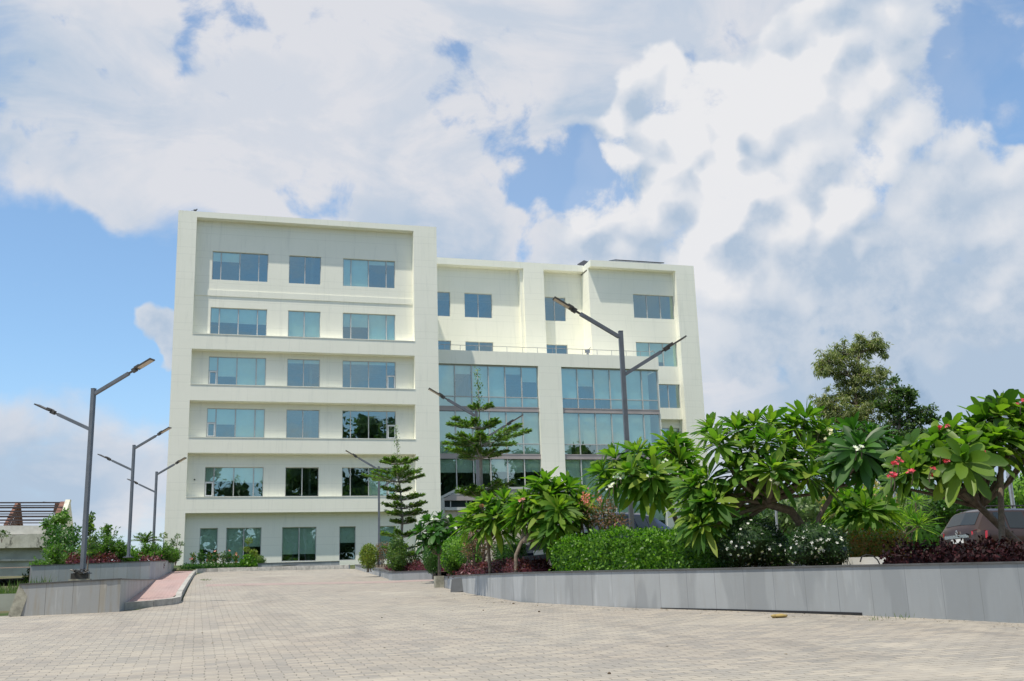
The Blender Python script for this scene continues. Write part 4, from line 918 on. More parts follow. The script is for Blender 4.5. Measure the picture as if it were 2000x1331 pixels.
# ------------------------------------------------------------------ clipped hedges and shrubs
def hedge(name, path, z0, z1, wd, mat, label, leaf=.05, dens=1500, group=None, flowers=None, cat='hedge', ztilt=0, rough=.04):
    P, (a0, a1) = resample(path, [z0, z1], .3); n = len(P)
    o = thing(name, (*P[0], a0[0]), label, cat, group)
    t_ = np.gradient(P, axis=0); t_ /= np.linalg.norm(t_, axis=1)[:, None]; nr = np.stack([-t_[:, 1], t_[:, 0]], 1)
    s = np.concatenate([[0], np.cumsum(np.linalg.norm(np.diff(P, axis=0), axis=1))]); Lh = s[-1]; H = float(np.mean(a1-a0))
    def samp(k, face):
        q = rng.uniform(0, Lh, k); u = rng.uniform(-1, 1, k); v = rng.uniform(0, 1, k)
        if face == 'top': v[:] = 1
        elif face == 'front': u[:] = -1
        elif face == 'back': u[:] = 1
        elif face == 'end0': q[:] = 0
        else: q[:] = Lh
        bx_ = np.interp(q, s, P[:, 0]); by_ = np.interp(q, s, P[:, 1]); nx = np.interp(q, s, nr[:, 0]); ny = np.interp(q, s, nr[:, 1])
        zz0 = np.interp(q, s, a0); zz1 = np.interp(q, s, a1)
        e = np.clip((np.abs(u)-.75)/.25, 0, 1)*(v > .85); zr = zz1-(zz1-zz0)*.10*e
        bulge = .035*np.sin(q*3.1+v*2)+.03*np.sin(q*7.3+u*4+1)
        x = bx_+nx*u*(wd/2+bulge); y = by_+ny*u*(wd/2+bulge); z = zz0+(zr-zz0)*v+(v > .99)*bulge
        N_ = {'top': np.stack([0*x, 0*x, 0*x+1], 1), 'front': np.stack([-nx, -ny, 0*x], 1), 'back': np.stack([nx, ny, 0*x], 1), 'end0': np.stack([0*x-t_[0, 0], 0*x-t_[0, 1], 0*x], 1), 'end1': np.stack([0*x+t_[-1, 0], 0*x+t_[-1, 1], 0*x], 1)}[face]
        return np.stack([x, y, z], 1)+N_*rng.normal(0, rough, (k, 1)), N_
    Ps = []; Ns = []
    for f_, ar in (('top', Lh*wd), ('front', Lh*H), ('back', Lh*H*.5), ('end0', wd*H), ('end1', wd*H)):
        p_, n_ = samp(max(20, int(ar*dens)), f_); Ps.append(p_); Ns.append(n_)
    p_ = np.concatenate(Ps); n_ = np.concatenate(Ns); k = len(p_)
    D = unit(n_*.55+rnd_dirs(k)*.9+np.array([0, 0, .25])); L = leaf*rng.uniform(.65, 1.35, k)
    V, F = leafquads(p_, D, unit(n_+rnd_dirs(k)*.55), L, L*.58); part('foliage', (V, F), M[mat], o)
    i = wd/2-.09; A = P-nr*i; B = P+nr*i; V = []
    for j in range(n): V += [(*A[j], a0[j]), (*A[j], a1[j]-.09), (*B[j], a1[j]-.09), (*B[j], a0[j])]
    F = [(j*4+q, j*4+(q+1) % 4, j*4+4+(q+1) % 4, j*4+4+q) for j in range(n-1) for q in range(4)]+[(0, 1, 2, 3), tuple((n-1)*4+q for q in (3, 2, 1, 0))]
    part('inner_foliage', (np.array(V), F), M[mat], o)
    if flowers:
        fm, nf, fs = flowers; a_, b2 = samp(int(nf*.55), 'front'); c_, d_ = samp(int(nf*.45), 'top'); pp = np.concatenate([a_+b2*.05, c_+d_*.05]); nn2 = np.concatenate([b2, d_])
        V, F = flowerquads(pp, unit(nn2+rnd_dirs(len(pp))*.4), fs); part('flower', (V, F), M[fm], o)
    return o
def xy(px, py, D): p = at(px, py, D); return (p[0], p[1])
def zpx(px, py, D): return at(px, py, D)[2]
hedge('box_hedge', [xy(1112, 1100, 26.2), xy(1200, 1100, 24.9), xy(1330, 1100, 23.6), xy(1415, 1100, 22.9)], [tz(8.6, 25)-.05, tz(9, 23), tz(10, 21), tz(10, 20)],
      [zpx(1112, 1060, 26.2), zpx(1200, 1044, 24.9), zpx(1330, 1041, 23.6), zpx(1415, 1046, 22.9)], .95, 'lf_hedge', 'long bright green box hedge clipped flat behind the grey retaining wall', leaf=.078, dens=760, rough=.05)
hedge('hedge', [xy(985, 1090, 30.5), xy(1065, 1090, 29.5)], [.6, .6], [zpx(985, 1058, 30.5), zpx(1065, 1056, 29.5)], .8, 'lf_hedged', 'dark green hedge behind the forked frangipani trunk', leaf=.06, dens=900)
hedge('ground_cover', [(8.25, 34.2), (8.05, 31.5), (7.98, 28.5), (8.0, 25.9)], [.75, .68, .6, .52], [1.06, 1.06, 1.02, .92], .95, 'lf_purple', 'low crimson leaved bed along the left end of the long retaining wall', leaf=.07, dens=800, cat='plant bed', rough=.06)
hedge('purple_hedge', [xy(1752, 1090, 19.3), xy(1800, 1080, 18.9), xy(1880, 1075, 18.2), xy(1960, 1075, 17.6), xy(2090, 1075, 16.6)], [tz(11.5, 16)-.03]*5,
      [zpx(1752, 1080, 19.3), zpx(1800, 1076, 18.9), zpx(1880, 1076, 18.2), zpx(1960, 1075, 17.6), zpx(2090, 1072, 16.6)], .8, 'lf_dpurple', 'blackish purple hedge above the right end of the retaining wall', leaf=.075, dens=750, rough=.07)
hedge('hedge', [xy(1640, 1090, 22.6), xy(1700, 1085, 22.2), xy(1765, 1085, 21.8)], [tz(13, 20)]*3, [zpx(1640, 1047, 22.6), zpx(1700, 1042, 22.2), zpx(1765, 1042, 21.8)], .7, 'lf_red', 'green hedge with reddish tips between the right jasmine bush and the purple hedge', leaf=.055, dens=900)
bush('jasmine_bush', [(1472, 1058, 22.0, 66, 46, 45), (1442, 1074, 21.9, 44, 36), (1508, 1074, 22.0, 42, 36)], 'lf_jas', 'left one of two dark rounded bushes dotted with white flowers', 'bush', .055, 1050, .45, lo=.8, flowers=('fl_white', 150, .035), core=.84, group='white flowered jasmine bushes')
bush('jasmine_bush', [(1597, 1062, 20.9, 56, 42, 45), (1574, 1078, 20.8, 38, 32), (1622, 1078, 20.8, 38, 32)], 'lf_jas', 'right one of two dark rounded bushes dotted with white flowers', 'bush', .055, 1050, .45, lo=.8, flowers=('fl_white', 170, .035), core=.84, group='white flowered jasmine bushes')
bush('shrub', [(893, 1078, 33.6, 30, 32), (915, 1090, 33.2, 26, 26), (880, 1095, 33.6, 20, 24)], 'lf_hedge', 'bright green rounded shrub at the left end of the long retaining wall', 'shrub', .06, 900, lo=.8, core=.85)
bush('shrub', [(845, 1090, 39.5, 20, 32), (848, 1072, 39.8, 18, 26)], 'lf_hedged', 'dark green upright shrub below the round leaved frangipani bush', 'shrub', .06, 900, lo=.8, core=.85)
bush('cone_shrub', [(720, 1088, 47, 18, 22), (720, 1078, 47, 14, 16)], 'lf_gold', 'yellow green clipped cone shrub left of the lamp in the middle planter', 'shrub', .09, 620, .4, lo=.80, core=.80)
bush('cone_shrub', [(776, 1088, 43.5, 19, 30), (776, 1070, 43.5, 15, 22)], 'lf_cone', 'tall green clipped cone shrub under the smaller tiered tree', 'shrub', .085, 700, .4, lo=.80, core=.80)
bush('shrub', [(748, 1080, 47.5, 12, 20), (738, 1075, 47.5, 8, 12), (758, 1072, 47.8, 8, 12)], 'lf_pinkb', 'loose pinkish shrub between the two cone shrubs', 'shrub', .07, 420, .4)
bush('shrub', [(800, 1095, 45.5, 22, 14), (815, 1085, 46, 22, 14)], 'lf_cone', 'low loose green shrub right of the tall cone shrub', 'shrub', .07, 500, .4)
hedge('ground_cover', [(8.45, 49.0), (8.15, 45.5), (8.0, 43.6), (8.9, 42.2), (10.0, 41.6)], [1.3]*5, [1.72, 1.62, 1.62, 1.66, 1.66], .75, 'lf_purple', 'low crimson leaved bed in the middle planter', leaf=.07, dens=700, cat='plant bed', rough=.06)
bush('flowering_shrub', [(925, 1050, 31.2, 24, 26), (945, 1062, 31.2, 24, 28), (915, 1075, 31.2, 16, 18)], 'lf_pinkb', 'brownish pink shrub left of the slim frangipani trunk', 'shrub', .075, 380, .4, lo=.5)
o_ = bush('crape_myrtle', [(1175, 1010, 26.8, 34, 26), (1205, 1022, 26.6, 26, 22), (1150, 1012, 27, 20, 18), (1185, 985, 27, 20, 14), (1135, 990, 27, 16, 14)], 'lf_pinkb', 'pinkish shrub with coral flower heads in front of the dark blue car', 'shrub', .08, 330, .4, lo=.4)
P_ = np.concatenate([np.asarray(at(*q, 26.5))+rng.normal(0, .06, (26, 3)) for q in ((1146, 968), (1143, 978), (1150, 985), (1168, 972))]); V, F = flowerquads(P_, rnd_dirs(len(P_)), .035); part('flower', (V, F), M['fl_pink'], o_)
# greenery beyond the car park
bush('shrub_mass', [(1570, 1000, 44, 60, 38), (1640, 1010, 44, 50, 36), (1520, 1015, 45, 40, 30), (1700, 1005, 46, 60, 40), (1770, 1000, 46, 60, 36)], 'lf_dtree', 'dense green shrubbery behind the trunk of the large frangipani', 'shrub', .22, 55, .5, lo=.6, core=.7)
bush('shrub_mass', [(1850, 985, 48, 60, 42), (1920, 975, 48, 50, 40), (1800, 985, 48, 50, 36)], 'lf_hedged', 'green shrubbery behind the brown car roof', 'shrub', .2, 60, .5, lo=.6, core=.7)
bush('blossoming_shrub', [(1636, 962, 30, 26, 26), (1700, 955, 32, 34, 22), (1625, 985, 30, 24, 24), (1740, 985, 41, 24, 24), (1715, 1005, 40, 30, 20)], 'lf_mango', 'golden blossomed shrub behind the low pale frangipani', 'shrub', .13, 150, .4, lo=.5)
bush('round_tree', [(1990, 965, 40, 34, 34), (2030, 950, 40, 40, 40), (1985, 990, 40, 26, 20)], 'lf_hedge', 'bright green creeper covered shrub at the right edge behind the brown car', 'shrub', .12, 170, .6, lo=.7, core=.8)
hedge('overgrown_hedge', [xy(1385, 1080, 56), xy(1600, 1080, 54), xy(1850, 1080, 52), xy(2150, 1080, 48)], [2.0]*4, [zpx(1385, 1000, 56), zpx(1600, 975, 54), zpx(1850, 968, 52), zpx(2150, 960, 48)], 3.0, 'lf_hedged', 'long overgrown green hedge far behind the car park', leaf=.26, dens=36, rough=.35)
def spiky(px, py, D, L, n, label, mat='lf_plum', cat='shrub', name='cordyline', wd=.045, group=None, spread=(8, 105), k=1, sp=0.2):
    c0 = at(px, py, D); o = thing(name, tuple(c0-np.array([0, 0, L*.4])), label, cat, group); Vs = []; Fs = []; kk = 0; mb = MB()
    for i in range(k):
        c = c0+np.array([rng.normal()*sp, rng.normal()*sp, rng.normal()*sp*.5]); V, F = rosette(c, (rng.normal()*.1, rng.normal()*.1, 1), n, L, wd, [(0, .5), (.3, 1), (.7, .8), (1, .02)], spread); Vs.append(V); Fs.append(F+kk); kk += len(V)
        mb.tube([(c0[0], c0[1], c0[2]-L*.6), c], [.03, .02], 6)
    part('foliage', (np.concatenate(Vs), np.concatenate(Fs)), M[mat], o); part('stem', mb, M['bark'], o); return o
spiky(1760, 1018, 27, .6, 40, 'spiky strap leaved clump left of the brown car, nearer the purple hedge', k=3, sp=.3, group='strap leaved clumps by the brown car')
spiky(1790, 1012, 28.5, .5, 34, 'spiky strap leaved clump touching the left side of the brown car', k=3, sp=.3, group='strap leaved clumps by the brown car')

# ------------------------------------------------------------------ tiered trees
def tiered(label, base, D, tiers, leader, mat='lf_tier', thick=.07, leaf=.085, group='tiered trees with flat layers', DN=14):
    B = at(*base, D); o = thing('tiered_tree', tuple(B), label, 'tree', group); mb = MB(); s = D/FPX
    pts = [B]; 
    for px, py, *_ in tiers: pts.append(at(px, py, D))
    pts.append(at(*leader, D)); n = len(pts); mb.tube(pts, np.linspace(thick, .008, n), 8)
    Ps = []; Ds = []
    for px, py, rl, rr, th, nb, dens in tiers:
        c = at(px, py+6, D)
        for b in range(nb):
            ph = 2*math.pi*(b+rng.uniform(-.3, .3))/nb; dx, dy = math.cos(ph), math.sin(ph)
            lat = dx; rad = (rr if lat > 0 else rl)*s*(.75+.3*rng.random()); rad = rad if abs(lat) > .3 else (rl+rr)/2*s*.9
            dv = np.array([cy*dx+sy*dy, -sy*dx+cy*dy, 0]); lift = rng.uniform(.05, .22)
            e = c+dv*rad+np.array([0, 0, rad*lift+th*s*.4]); m_ = (c+e)/2+np.array([0, 0, -.02+rng.normal()*.03])
            mb.tube([c, m_, e], [.022, .014, .005], 5)
            k = int(dens*rad*DN); t_ = rng.uniform(.12, 1, k)**.6
            q = c+(e-c)*t_[:, None]; wv = (.05+.13*np.sin(np.pi*np.minimum(t_, .95)))*rad
            perp = np.array([-dv[1], dv[0], 0]); side = rng.normal(0, .55, k)*wv
            q = q+perp*side[:, None]+np.stack([0*t_, 0*t_, np.abs(rng.normal(0, th*s*.20, k))-th*s*.10-np.abs(side)*.05], 1)
            Ps.append(q); Ds.append(unit(dv+perp*np.sign(side)[:, None]*.6+rnd_dirs(k)*.7+np.array([0, 0, .25])))
    P_ = np.concatenate(Ps); D_ = np.concatenate(Ds); k = len(P_); L = leaf*rng.uniform(.6, 1.4, k)
    a, b = at(*tiers[-1][:2], D), at(*leader, D); m_ = 150; t_ = rng.uniform(0, 1, m_)
    P_ = np.concatenate([P_, a+(b-a)*t_[:, None]+rng.normal(0, .10, (m_, 3))*(1-t_*.6)[:, None]]); D_ = np.concatenate([D_, rnd_dirs(m_)]); L = np.concatenate([L, leaf*rng.uniform(.6, 1.1, m_)])
    V, F = leafquads(P_, D_, unit(np.array([0, 0, 1.0])+rnd_dirs(len(P_))*.5), L, L*.5)
    part('crown', (V, F), M[mat], o); part('trunk', mb, M['barkgrey'], o, smooth=True); return o
tiered('smaller dark tiered tree standing in the middle planter before the cream block', (786, 1105), 44.5,
       [(784, 1085, 25, 50, 8, 6, 14), (785, 1070, 38, 46, 8, 6, 14), (784, 1044, 45, 36, 10, 7, 26), (786, 1018, 26, 30, 9, 7, 24), (785, 1003, 38, 50, 9, 8, 24), (784, 988, 40, 54, 9, 7, 22), (783, 972, 34, 54, 9, 7, 20), (782, 956, 44, 26, 9, 7, 20), (779, 936, 72, 62, 9, 8, 22), (778, 922, 46, 58, 9, 7, 18), (777, 902, 34, 38, 10, 8, 28)], (773, 832), thick=.075, leaf=.10)
tiered('larger bright tiered tree rising in front of the left glass bay', (942, 1060), 35.5,
       [(940, 1016, 34, 16, 12, 6, 16), (941, 968, 48, 55, 18, 9, 30), (940, 953, 40, 66, 10, 6, 18), (939, 890, 70, 60, 12, 8, 26), (938, 866, 80, 100, 12, 9, 30), (936, 832, 62, 50, 12, 8, 26), (936, 795, 24, 28, 12, 7, 18)], (932, 722), thick=.09, leaf=.105)

# ------------------------------------------------------------------ tall trees on the right
def big_tree(label, name, trunk, D, clumps, mat, leaf, dens, aspect, droop, lo=.25, thick=.28, group=None, NS=34):
    T = np.array([at(x, y, D) for x, y in trunk]); o = thing(name, tuple(T[0]), label, 'tree', group); mb = MB(); mb.tube(T, np.linspace(thick, thick*.25, len(T)), 9)
    cs = [px_clump(px, py, D+dd, rx*1.18, ry*1.18) for px, py, dd, rx, ry in clumps]
    for c, r in cs:
        j = T[np.argmin(np.linalg.norm(T-np.array(c), axis=1)*1.0+np.maximum(0, T[:, 2]-c[2])*2)]; m_ = (j+c)/2+np.array([0, 0, .2]); mb.tube([j, m_, c], [thick*.3, thick*.18, .03], 6)
        for _ in range(5): e = np.array(c)+rnd_dirs(1)[0]*np.array(r)*.8; mb.tube([c, (np.array(c)+e)/2+rng.normal(size=3)*.08, e], [.035, .02, .008], 4)
    Vs = []; Fs = []; k = 0
    for c, r in cs:           # each mass: many small sprays with gaps between them, more of them on the upper side
        ns = max(10, int(NS*(r[0]*r[2])**.75)); sc = []
        for _ in range(ns):
            d_ = rnd_dirs(1)[0]; q = np.array(c)+d_*np.array(r)*rng.uniform(lo, 1.15)*(1.0 if d_[2] > -.3 else .8); sc.append((q, np.array([1, 1, .7])*rng.uniform(.16, .40)))
            if rng.random() < .35: mb.tube([np.array(c)*.6+q*.4, q], [.02, .006], 4, cap=False)
        V, F = clumpleaves(sc, leaf, dens, aspect, droop, .25, lo=.1); Vs.append(V); Fs.append(F+k); k += len(V)
    part('crown', (np.concatenate(Vs), np.concatenate(Fs)), M[mat], o); part('trunk', mb, M['bark'], o, smooth=True); return o
big_tree('tall olive green drooping tree rising behind the frangipanis', 'eucalyptus_tree', [(1700, 1040), (1695, 940), (1685, 860), (1672, 790), (1668, 740), (1680, 690)], 62,
         [(1615, 705, 0, 30, 24), (1645, 690, 0, 30, 26), (1605, 722, 0, 20, 16), (1678, 680, .5, 26, 22), (1700, 668, 0, 26, 24), (1722, 685, 0, 18, 14), (1640, 722, 0, 24, 18), (1670, 715, 0, 20, 16), (1690, 735, -.5, 32, 26), (1712, 735, 0, 20, 22), (1708, 770, 0, 28, 30), (1660, 750, .3, 26, 24), (1735, 790, .5, 26, 26), (1650, 770, 0, 20, 16),
          (1680, 775, 0, 30, 26), (1625, 785, -.5, 34, 26), (1650, 805, -.5, 40, 32), (1612, 800, 0, 26, 24), (1690, 815, -.5, 34, 28), (1720, 840, 0, 34, 26), (1665, 845, 0, 44, 32), (1625, 840, 0, 36, 30), (1700, 880, 0, 48, 34), (1640, 885, 0, 48, 30), (1600, 850, 0, 20, 24)],
         'lf_euc', .25, 50, .22, .9, thick=.24, NS=30)
big_tree('darker broad tree to the right of the drooping tree', 'shade_tree', [(1765, 1020), (1762, 920), (1758, 860), (1755, 810), (1750, 770)], 60,
         [(1745, 760, 0, 28, 18), (1770, 770, 0, 22, 16), (1735, 790, 0, 22, 16), (1755, 800, 0, 28, 20), (1775, 785, 0, 12, 10), (1785, 820, 0, 22, 18), (1750, 830, 0, 32, 20), (1800, 805, 0, 16, 12), (1815, 818, 0, 12, 10), (1795, 845, 0, 20, 14), (1765, 855, 0, 34, 18), (1780, 880, 0, 40, 24), (1740, 900, 0, 40, 24)],
         'lf_dtree', .17, 60, .6, 0, thick=.2, NS=24)

# ------------------------------------------------------------------ left planter vegetation
def feather(label, clumps, mat='lf_feather', name='feathery_shrub', cat='shrub', n=60, L=.75, D=None, group=None, leaf=.07):
    """many arching stems carrying fine leaflets"""
    cs = [px_clump(*c) for c in clumps]; c0 = cs[0][0]; zb = min(c[2]-r[2] for c, r in cs); o = thing(name, (c0[0], c0[1], zb), label, cat, group); mb = MB(); P = []; Dd = []
    for c, r in cs:
        for i in range(n):
            d = rnd_dirs(1)[0]; d[2] = abs(d[2])*1.0+.15; d = unit(d); a = np.array([c[0]+rng.normal()*r[0]*.18, c[1]+rng.normal()*r[1]*.18, c[2]-r[2]*.75]); e = np.array([c[0], c[1], c[2]-r[2]*.75])+d*np.array([r[0], r[1], r[2]*1.75])*rng.uniform(.7, 1.1)
            m_ = (a+e)/2+np.array([0, 0, .18*r[2]]); mb.tube([a, m_, e], [.010, .006, .002], 4, cap=False)
            t_ = rng.uniform(.25, 1, 44)[:, None]; q = a*(1-t_)**2+2*m_*t_*(1-t_)+e*t_**2; P.append(q+rng.normal(0, .03, q.shape)); Dd.append(unit((e-a)[None, :]*.5+rnd_dirs(44)*.9+np.array([0, 0, -.15])))
    P = np.concatenate(P); Dd = np.concatenate(Dd); k = len(P); Ls = leaf*rng.uniform(.6, 1.5, k); V, F = leafquads(P, Dd, rnd_dirs(k), Ls, Ls*.28)
    part('foliage', (V, F), M[mat], o); part('stem', mb, M['bark'], o); return o
feather('wide feathery green shrub behind the nearest left lamp', [(205, 1065, 52.5, 34, 40), (235, 1075, 53, 24, 30), (180, 1075, 52.2, 26, 32)], n=55, leaf=.13)
feather('bright green bush hanging beside the end of the blue grey planter wall', [(85, 1112, 48, 30, 32), (105, 1090, 49, 28, 30), (70, 1125, 46.5, 20, 22)], n=50, leaf=.12)
feather('rounded feathery green bush near the topiary balls on the left', [(315, 1080, 60, 32, 24), (290, 1078, 59, 24, 20), (335, 1085, 61, 18, 18)], n=60, leaf=.13)
bush('shrub', [(256, 1088, 54, 16, 18), (250, 1092, 54, 12, 14)], 'lf_hedge', 'small bright green shrub between the two crimson beds', 'shrub', .10, 420, .6, lo=.6, core=.8)
hedge('ground_cover', [xy(126, 1102, 51.5), xy(180, 1100, 51.9), xy(228, 1102, 52.2)], [2.15]*3, [zpx(126, 1092, 51.5), zpx(180, 1089, 51.9), zpx(228, 1093, 52.2)], .9, 'lf_purple', 'longer crimson leaved bed behind the nearest left lamp', leaf=.12, dens=330, cat='plant bed', rough=.09)
hedge('ground_cover', [xy(268, 1100, 55.2), xy(315, 1102, 55.4)], [2.3]*2, [zpx(268, 1092, 55.2), zpx(315, 1094, 55.4)], .8, 'lf_purple', 'shorter crimson leaved bed at the corner of the planter wall', leaf=.12, dens=330, cat='plant bed', rough=.09)
def palmy(px, py, D, label, n=16, L=1.1):
    c = at(px, py, D); o = thing('small_palm', tuple(c-np.array([0, 0, .8])), label, 'palm', None); mb = MB(); P = []; Dd = []; Ns = []
    mb.tube([c-np.array([0, 0, 1.0]), c], [.07, .05], 7)
    for i in range(n):
        ph = i*2.4; el = rng.uniform(.2, 1.3); d = np.array([math.cos(ph)*math.cos(el), math.sin(ph)*math.cos(el), math.sin(el)]); t_ = np.linspace(0, 1, 26)
        q = c+d*L*t_[:, None]; q[:, 2] -= .45*L*t_**2; mb.tube(q[::5], .008, 4, cap=False)
        s = unit(np.cross(d, [0, 0, 1])); 
        for sg in (-1, 1): P.append(q); Dd.append(unit(d*.7+s*sg*.8+np.array([0, 0, -.1])+rng.normal(0, .1, q.shape))); Ns.append(np.tile([0, 0, 1.0], (26, 1)))
    P = np.concatenate(P); Dd = np.concatenate(Dd); Ls = np.full(len(P), .26*L); V, F = leafquads(P, Dd, np.concatenate(Ns), Ls, Ls*.16)
    part('frond', (V, F), M['lf_cone'], o); part('trunk', mb, M['bark'], o); return o
palmy(284, 1062, 60, 'small feather palm left of the rounded feathery bush', L=1.0)
# slender sapling
def sapling(label, base, tip, D, n, leaf, mat, spread=.5, name='sapling'):
    a = at(*base, D); b = at(*tip, D); o = thing(name, tuple(a), label, 'tree'); mb = MB(); mb.tube([a, (a+b)/2+np.array([.05, 0, 0]), b], [.035, .025, .008], 6); P = []; Dd = []
    H = b[2]-a[2]
    for i in range(n):
        t_ = rng.uniform(.3, 1); c = a+(b-a)*t_; d = rnd_dirs(1)[0]; d[2] = abs(d[2])*.6+.3; e = c+unit(d)*spread*(1.15-t_)*H*rng.uniform(.3, .6); mb.tube([c, e], [.01, .004], 4, cap=False)
        u = rng.uniform(.2, 1, 16)[:, None]; P.append(c+(e-c)*u+rng.normal(0, .05, (16, 3))); Dd.append(rnd_dirs(16)*.8+unit(e-c)*.5)
    P = np.concatenate(P); Dd = unit(np.concatenate(Dd)); Ls = leaf*rng.uniform(.7, 1.3, len(P)); V, F = leafquads(P, Dd, rnd_dirs(len(P)), Ls, Ls*.42)
    part('crown', (V, F), M[mat], o); part('trunk', mb, M['bark'], o); return o
sapling('thin airy sapling just right of the nearest left lamp', (170, 1120), (176, 1006), 44, 34, .16, 'lf_tier', .42)
sapling('airy sapling behind the feathery shrub, right of the thin one', (205, 1095), (208, 1030), 53, 26, .16, 'lf_cone', .6)
# ball topiaries
def topiary(label, base, balls, D, mat='lf_gold'):
    a = at(*base, D); o = thing('topiary_tree', tuple(a), label, 'topiary', 'ball clipped topiary shrubs'); s = D/FPX; mb = MB(); Vs = []; Fs = []; k = 0
    for px, py, r in balls:
        c = at(px, py, D)+np.array([0, rng.uniform(-.3, .3), 0]); mb.tube([a, (a*.4+c*.6)+np.array([0, 0, -.1]), c], [.025, .02, .012], 5)
        V, F = clumpleaves([(c, (r*s, r*s, r*s*.8))], .085, 420, .45, lo=.8); Vs.append(V); Fs.append(F+k); k += len(V)
    part('foliage', (np.concatenate(Vs), np.concatenate(Fs)), M[mat], o); part('trunk', mb, M['bark'], o); return o
topiary('tall single ball topiary beside the left corner of the building', (318, 1085), [(320, 1047, 7)], 61)
topiary('many headed ball topiary right of the single ball one, against the cream wall', (342, 1105), [(347, 1048, 5), (338, 1056, 4), (354, 1062, 5), (338, 1064, 6), (350, 1080, 5)], 62, 'lf_cone')
topiary('leafy topiary with stacked balls in front of the ground floor windows', (488, 1112), [(486, 1056, 7), (482, 1073, 6), (495, 1080, 8), (500, 1088, 6)], 69.5)
bush('shrub', [(485, 1100, 69.3, 16, 18), (478, 1105, 69.2, 12, 12)], 'lf_hedge', 'bright green leafy shrub around the foot of the stacked topiary', 'shrub', .14, 200, .6, lo=.5)
bush('shrub', [(506, 1096, 71, 12, 12)], 'lf_cone', 'small dull green rounded shrub at the end of the plinth wall', 'shrub', .10, 300, .4, lo=.8, core=.8)
# thin flowering hedge and dark clipped hedge before the building
hedge('hedge', [xy(360, 1110, 66.8), xy(400, 1110, 68.0), xy(476, 1110, 69.2)], [2.4, 2.5, 2.6], [zpx(360, 1105, 66.8), zpx(400, 1104, 68), zpx(476, 1103, 69.2)], .8, 'lf_hedged', 'low dark clipped hedge behind the kerb at the foot of the building', leaf=.10, dens=350)
for i, (px, py, rr) in enumerate([(378, 1092, 8), (392, 1090, 11), (410, 1094, 7), (422, 1090, 10), (437, 1092, 8), (447, 1090, 8), (460, 1094, 7)]):
    lab = ['leftmost thin rose bush by the building corner', 'full green rose bush, second from the corner', 'sparse rose bush under the narrow window', 'pink budded rose bush, fourth from the corner', 'rose bush in the middle before the double window', 'upright rose bush before the double window, next to last', 'rightmost thin rose bush of the row'][i]
    f = ('fl_pink', 8, .09) if i in (2, 3, 5, 6, 0) else None
    bush('rose_bush', [(px, py, 68.2+i*.2, rr*.8, 14), (px+rng.uniform(-3, 3), py-4, 68.2+i*.2, rr*.6, 10)], 'lf_hedged' if i % 2 else 'lf_cone', lab, 'bush', .12, 120, .5, lo=.3, flowers=f, group='rose bushes before the building')
# grass at the left edge
p0 = at(20, 1158, 31); a_y = at(0, 1160, 29.5)[1]+.6
n = 2600; x = rng.uniform(-8.5, -4.0, n); y = rng.uniform(a_y, a_y+5, n); z = np.full(n, p0[2]-.12); hgt = rng.uniform(.08, .38, n)*(1+.8*np.sin(x*2+y))
P = np.stack([x, y, z], 1); D_ = unit(np.stack([rng.normal(0, .35, n), rng.normal(0, .35, n), np.ones(n)], 1)); V, F = leafquads(P, D_, rnd_dirs(n), np.abs(hgt)+.05, np.full(n, .03))
solo('grass', (V, F), M['grass'], 'rough green grass behind the far left low wall', 'grass', kind='stuff')

# ------------------------------------------------------------------ ruined shed with bare roof steel
RD = 78.0
rb = at(60, 1150, RD); rzb = gz(rb[0], rb[1])-1
ru = thing('ruined_shed', (rb[0], rb[1], rzb), 'derelict grey shed with bare roof purlins at the far left', 'building')
def atp(px, py, D): return at(px, py, D)
def wpoly(mb, pts, D, th):      # slab whose outline is given in the shed's own facade plane
    A = [atp(x, y, D) for x, y in pts]; B = [a+np.array([sy, cy, 0])*th for a in A]; n = len(A)
    mb.add(A+B, [tuple(range(n))[::-1], tuple(range(n, 2*n))]+[(i, (i+1) % n, n+(i+1) % n, n+i) for i in range(n)])
mb = MB(); wpoly(mb, [(-60, 1210), (112, 1210), (112, 1068), (-60, 1074)], RD+.6, 7); part('wall', mb, M['ruinwall'], ru)
mb = MB(); wpoly(mb, [(-60, 1072), (112, 1069), (112, 1036), (95, 1043), (60, 1043), (45, 1045), (20, 1045), (-60, 1046)], RD, .9)
part('parapet', mb, M['ruin'], ru)
mb = MB(); wpoly(mb, [(-60, 1044.6), (85, 1044), (95, 1030), (82, 1027), (-60, 1027)], RD+.5, 2.2); part('roof_slab', mb, simple('bleached_concrete', (.55, .54, .50), .9, var=.12, scale=1.5), ru)
mb = MB(); wpoly(mb, [(-60, 1093), (75, 1092), (75, 1096), (-60, 1097)], RD+.4, .25); part('ledge', mb, M['ruin'], ru)
mb = MB()
for i, (py, w_) in enumerate([(982.5, .10), (988, .07), (992, .12), (999.5, .11), (1004.5, .07), (1009.5, .12), (1016.5, .11), (1022, .07)]):
    d_ = RD+4.2-i*.5; a = atp(-60, py, d_); b_ = atp(122, py-.4, d_); mb.beam(a, b_, w_, w_)
a = atp(84, 981, RD+4); b_ = atp(112, 983, RD+4); mb.beam(a, b_, .1, .06)
part('purlin', mb, M['darksteel'], ru)
mb = MB(); 
for (x0, y0, d0, x1, y1, d1, w_) in [(10, 1028, RD+.6, 34, 983, RD+4.4, .22), (42, 1028, RD+7.5, 37, 983, RD+4.4, .22), (112, 1006, RD+2.2, 123, 982, RD+4.3, .35), (108, 1000, RD+6, 112, 983, RD+4.4, .3)]: mb.beam(atp(x0, y0, d0), atp(x1, y1, d1), w_, .18)
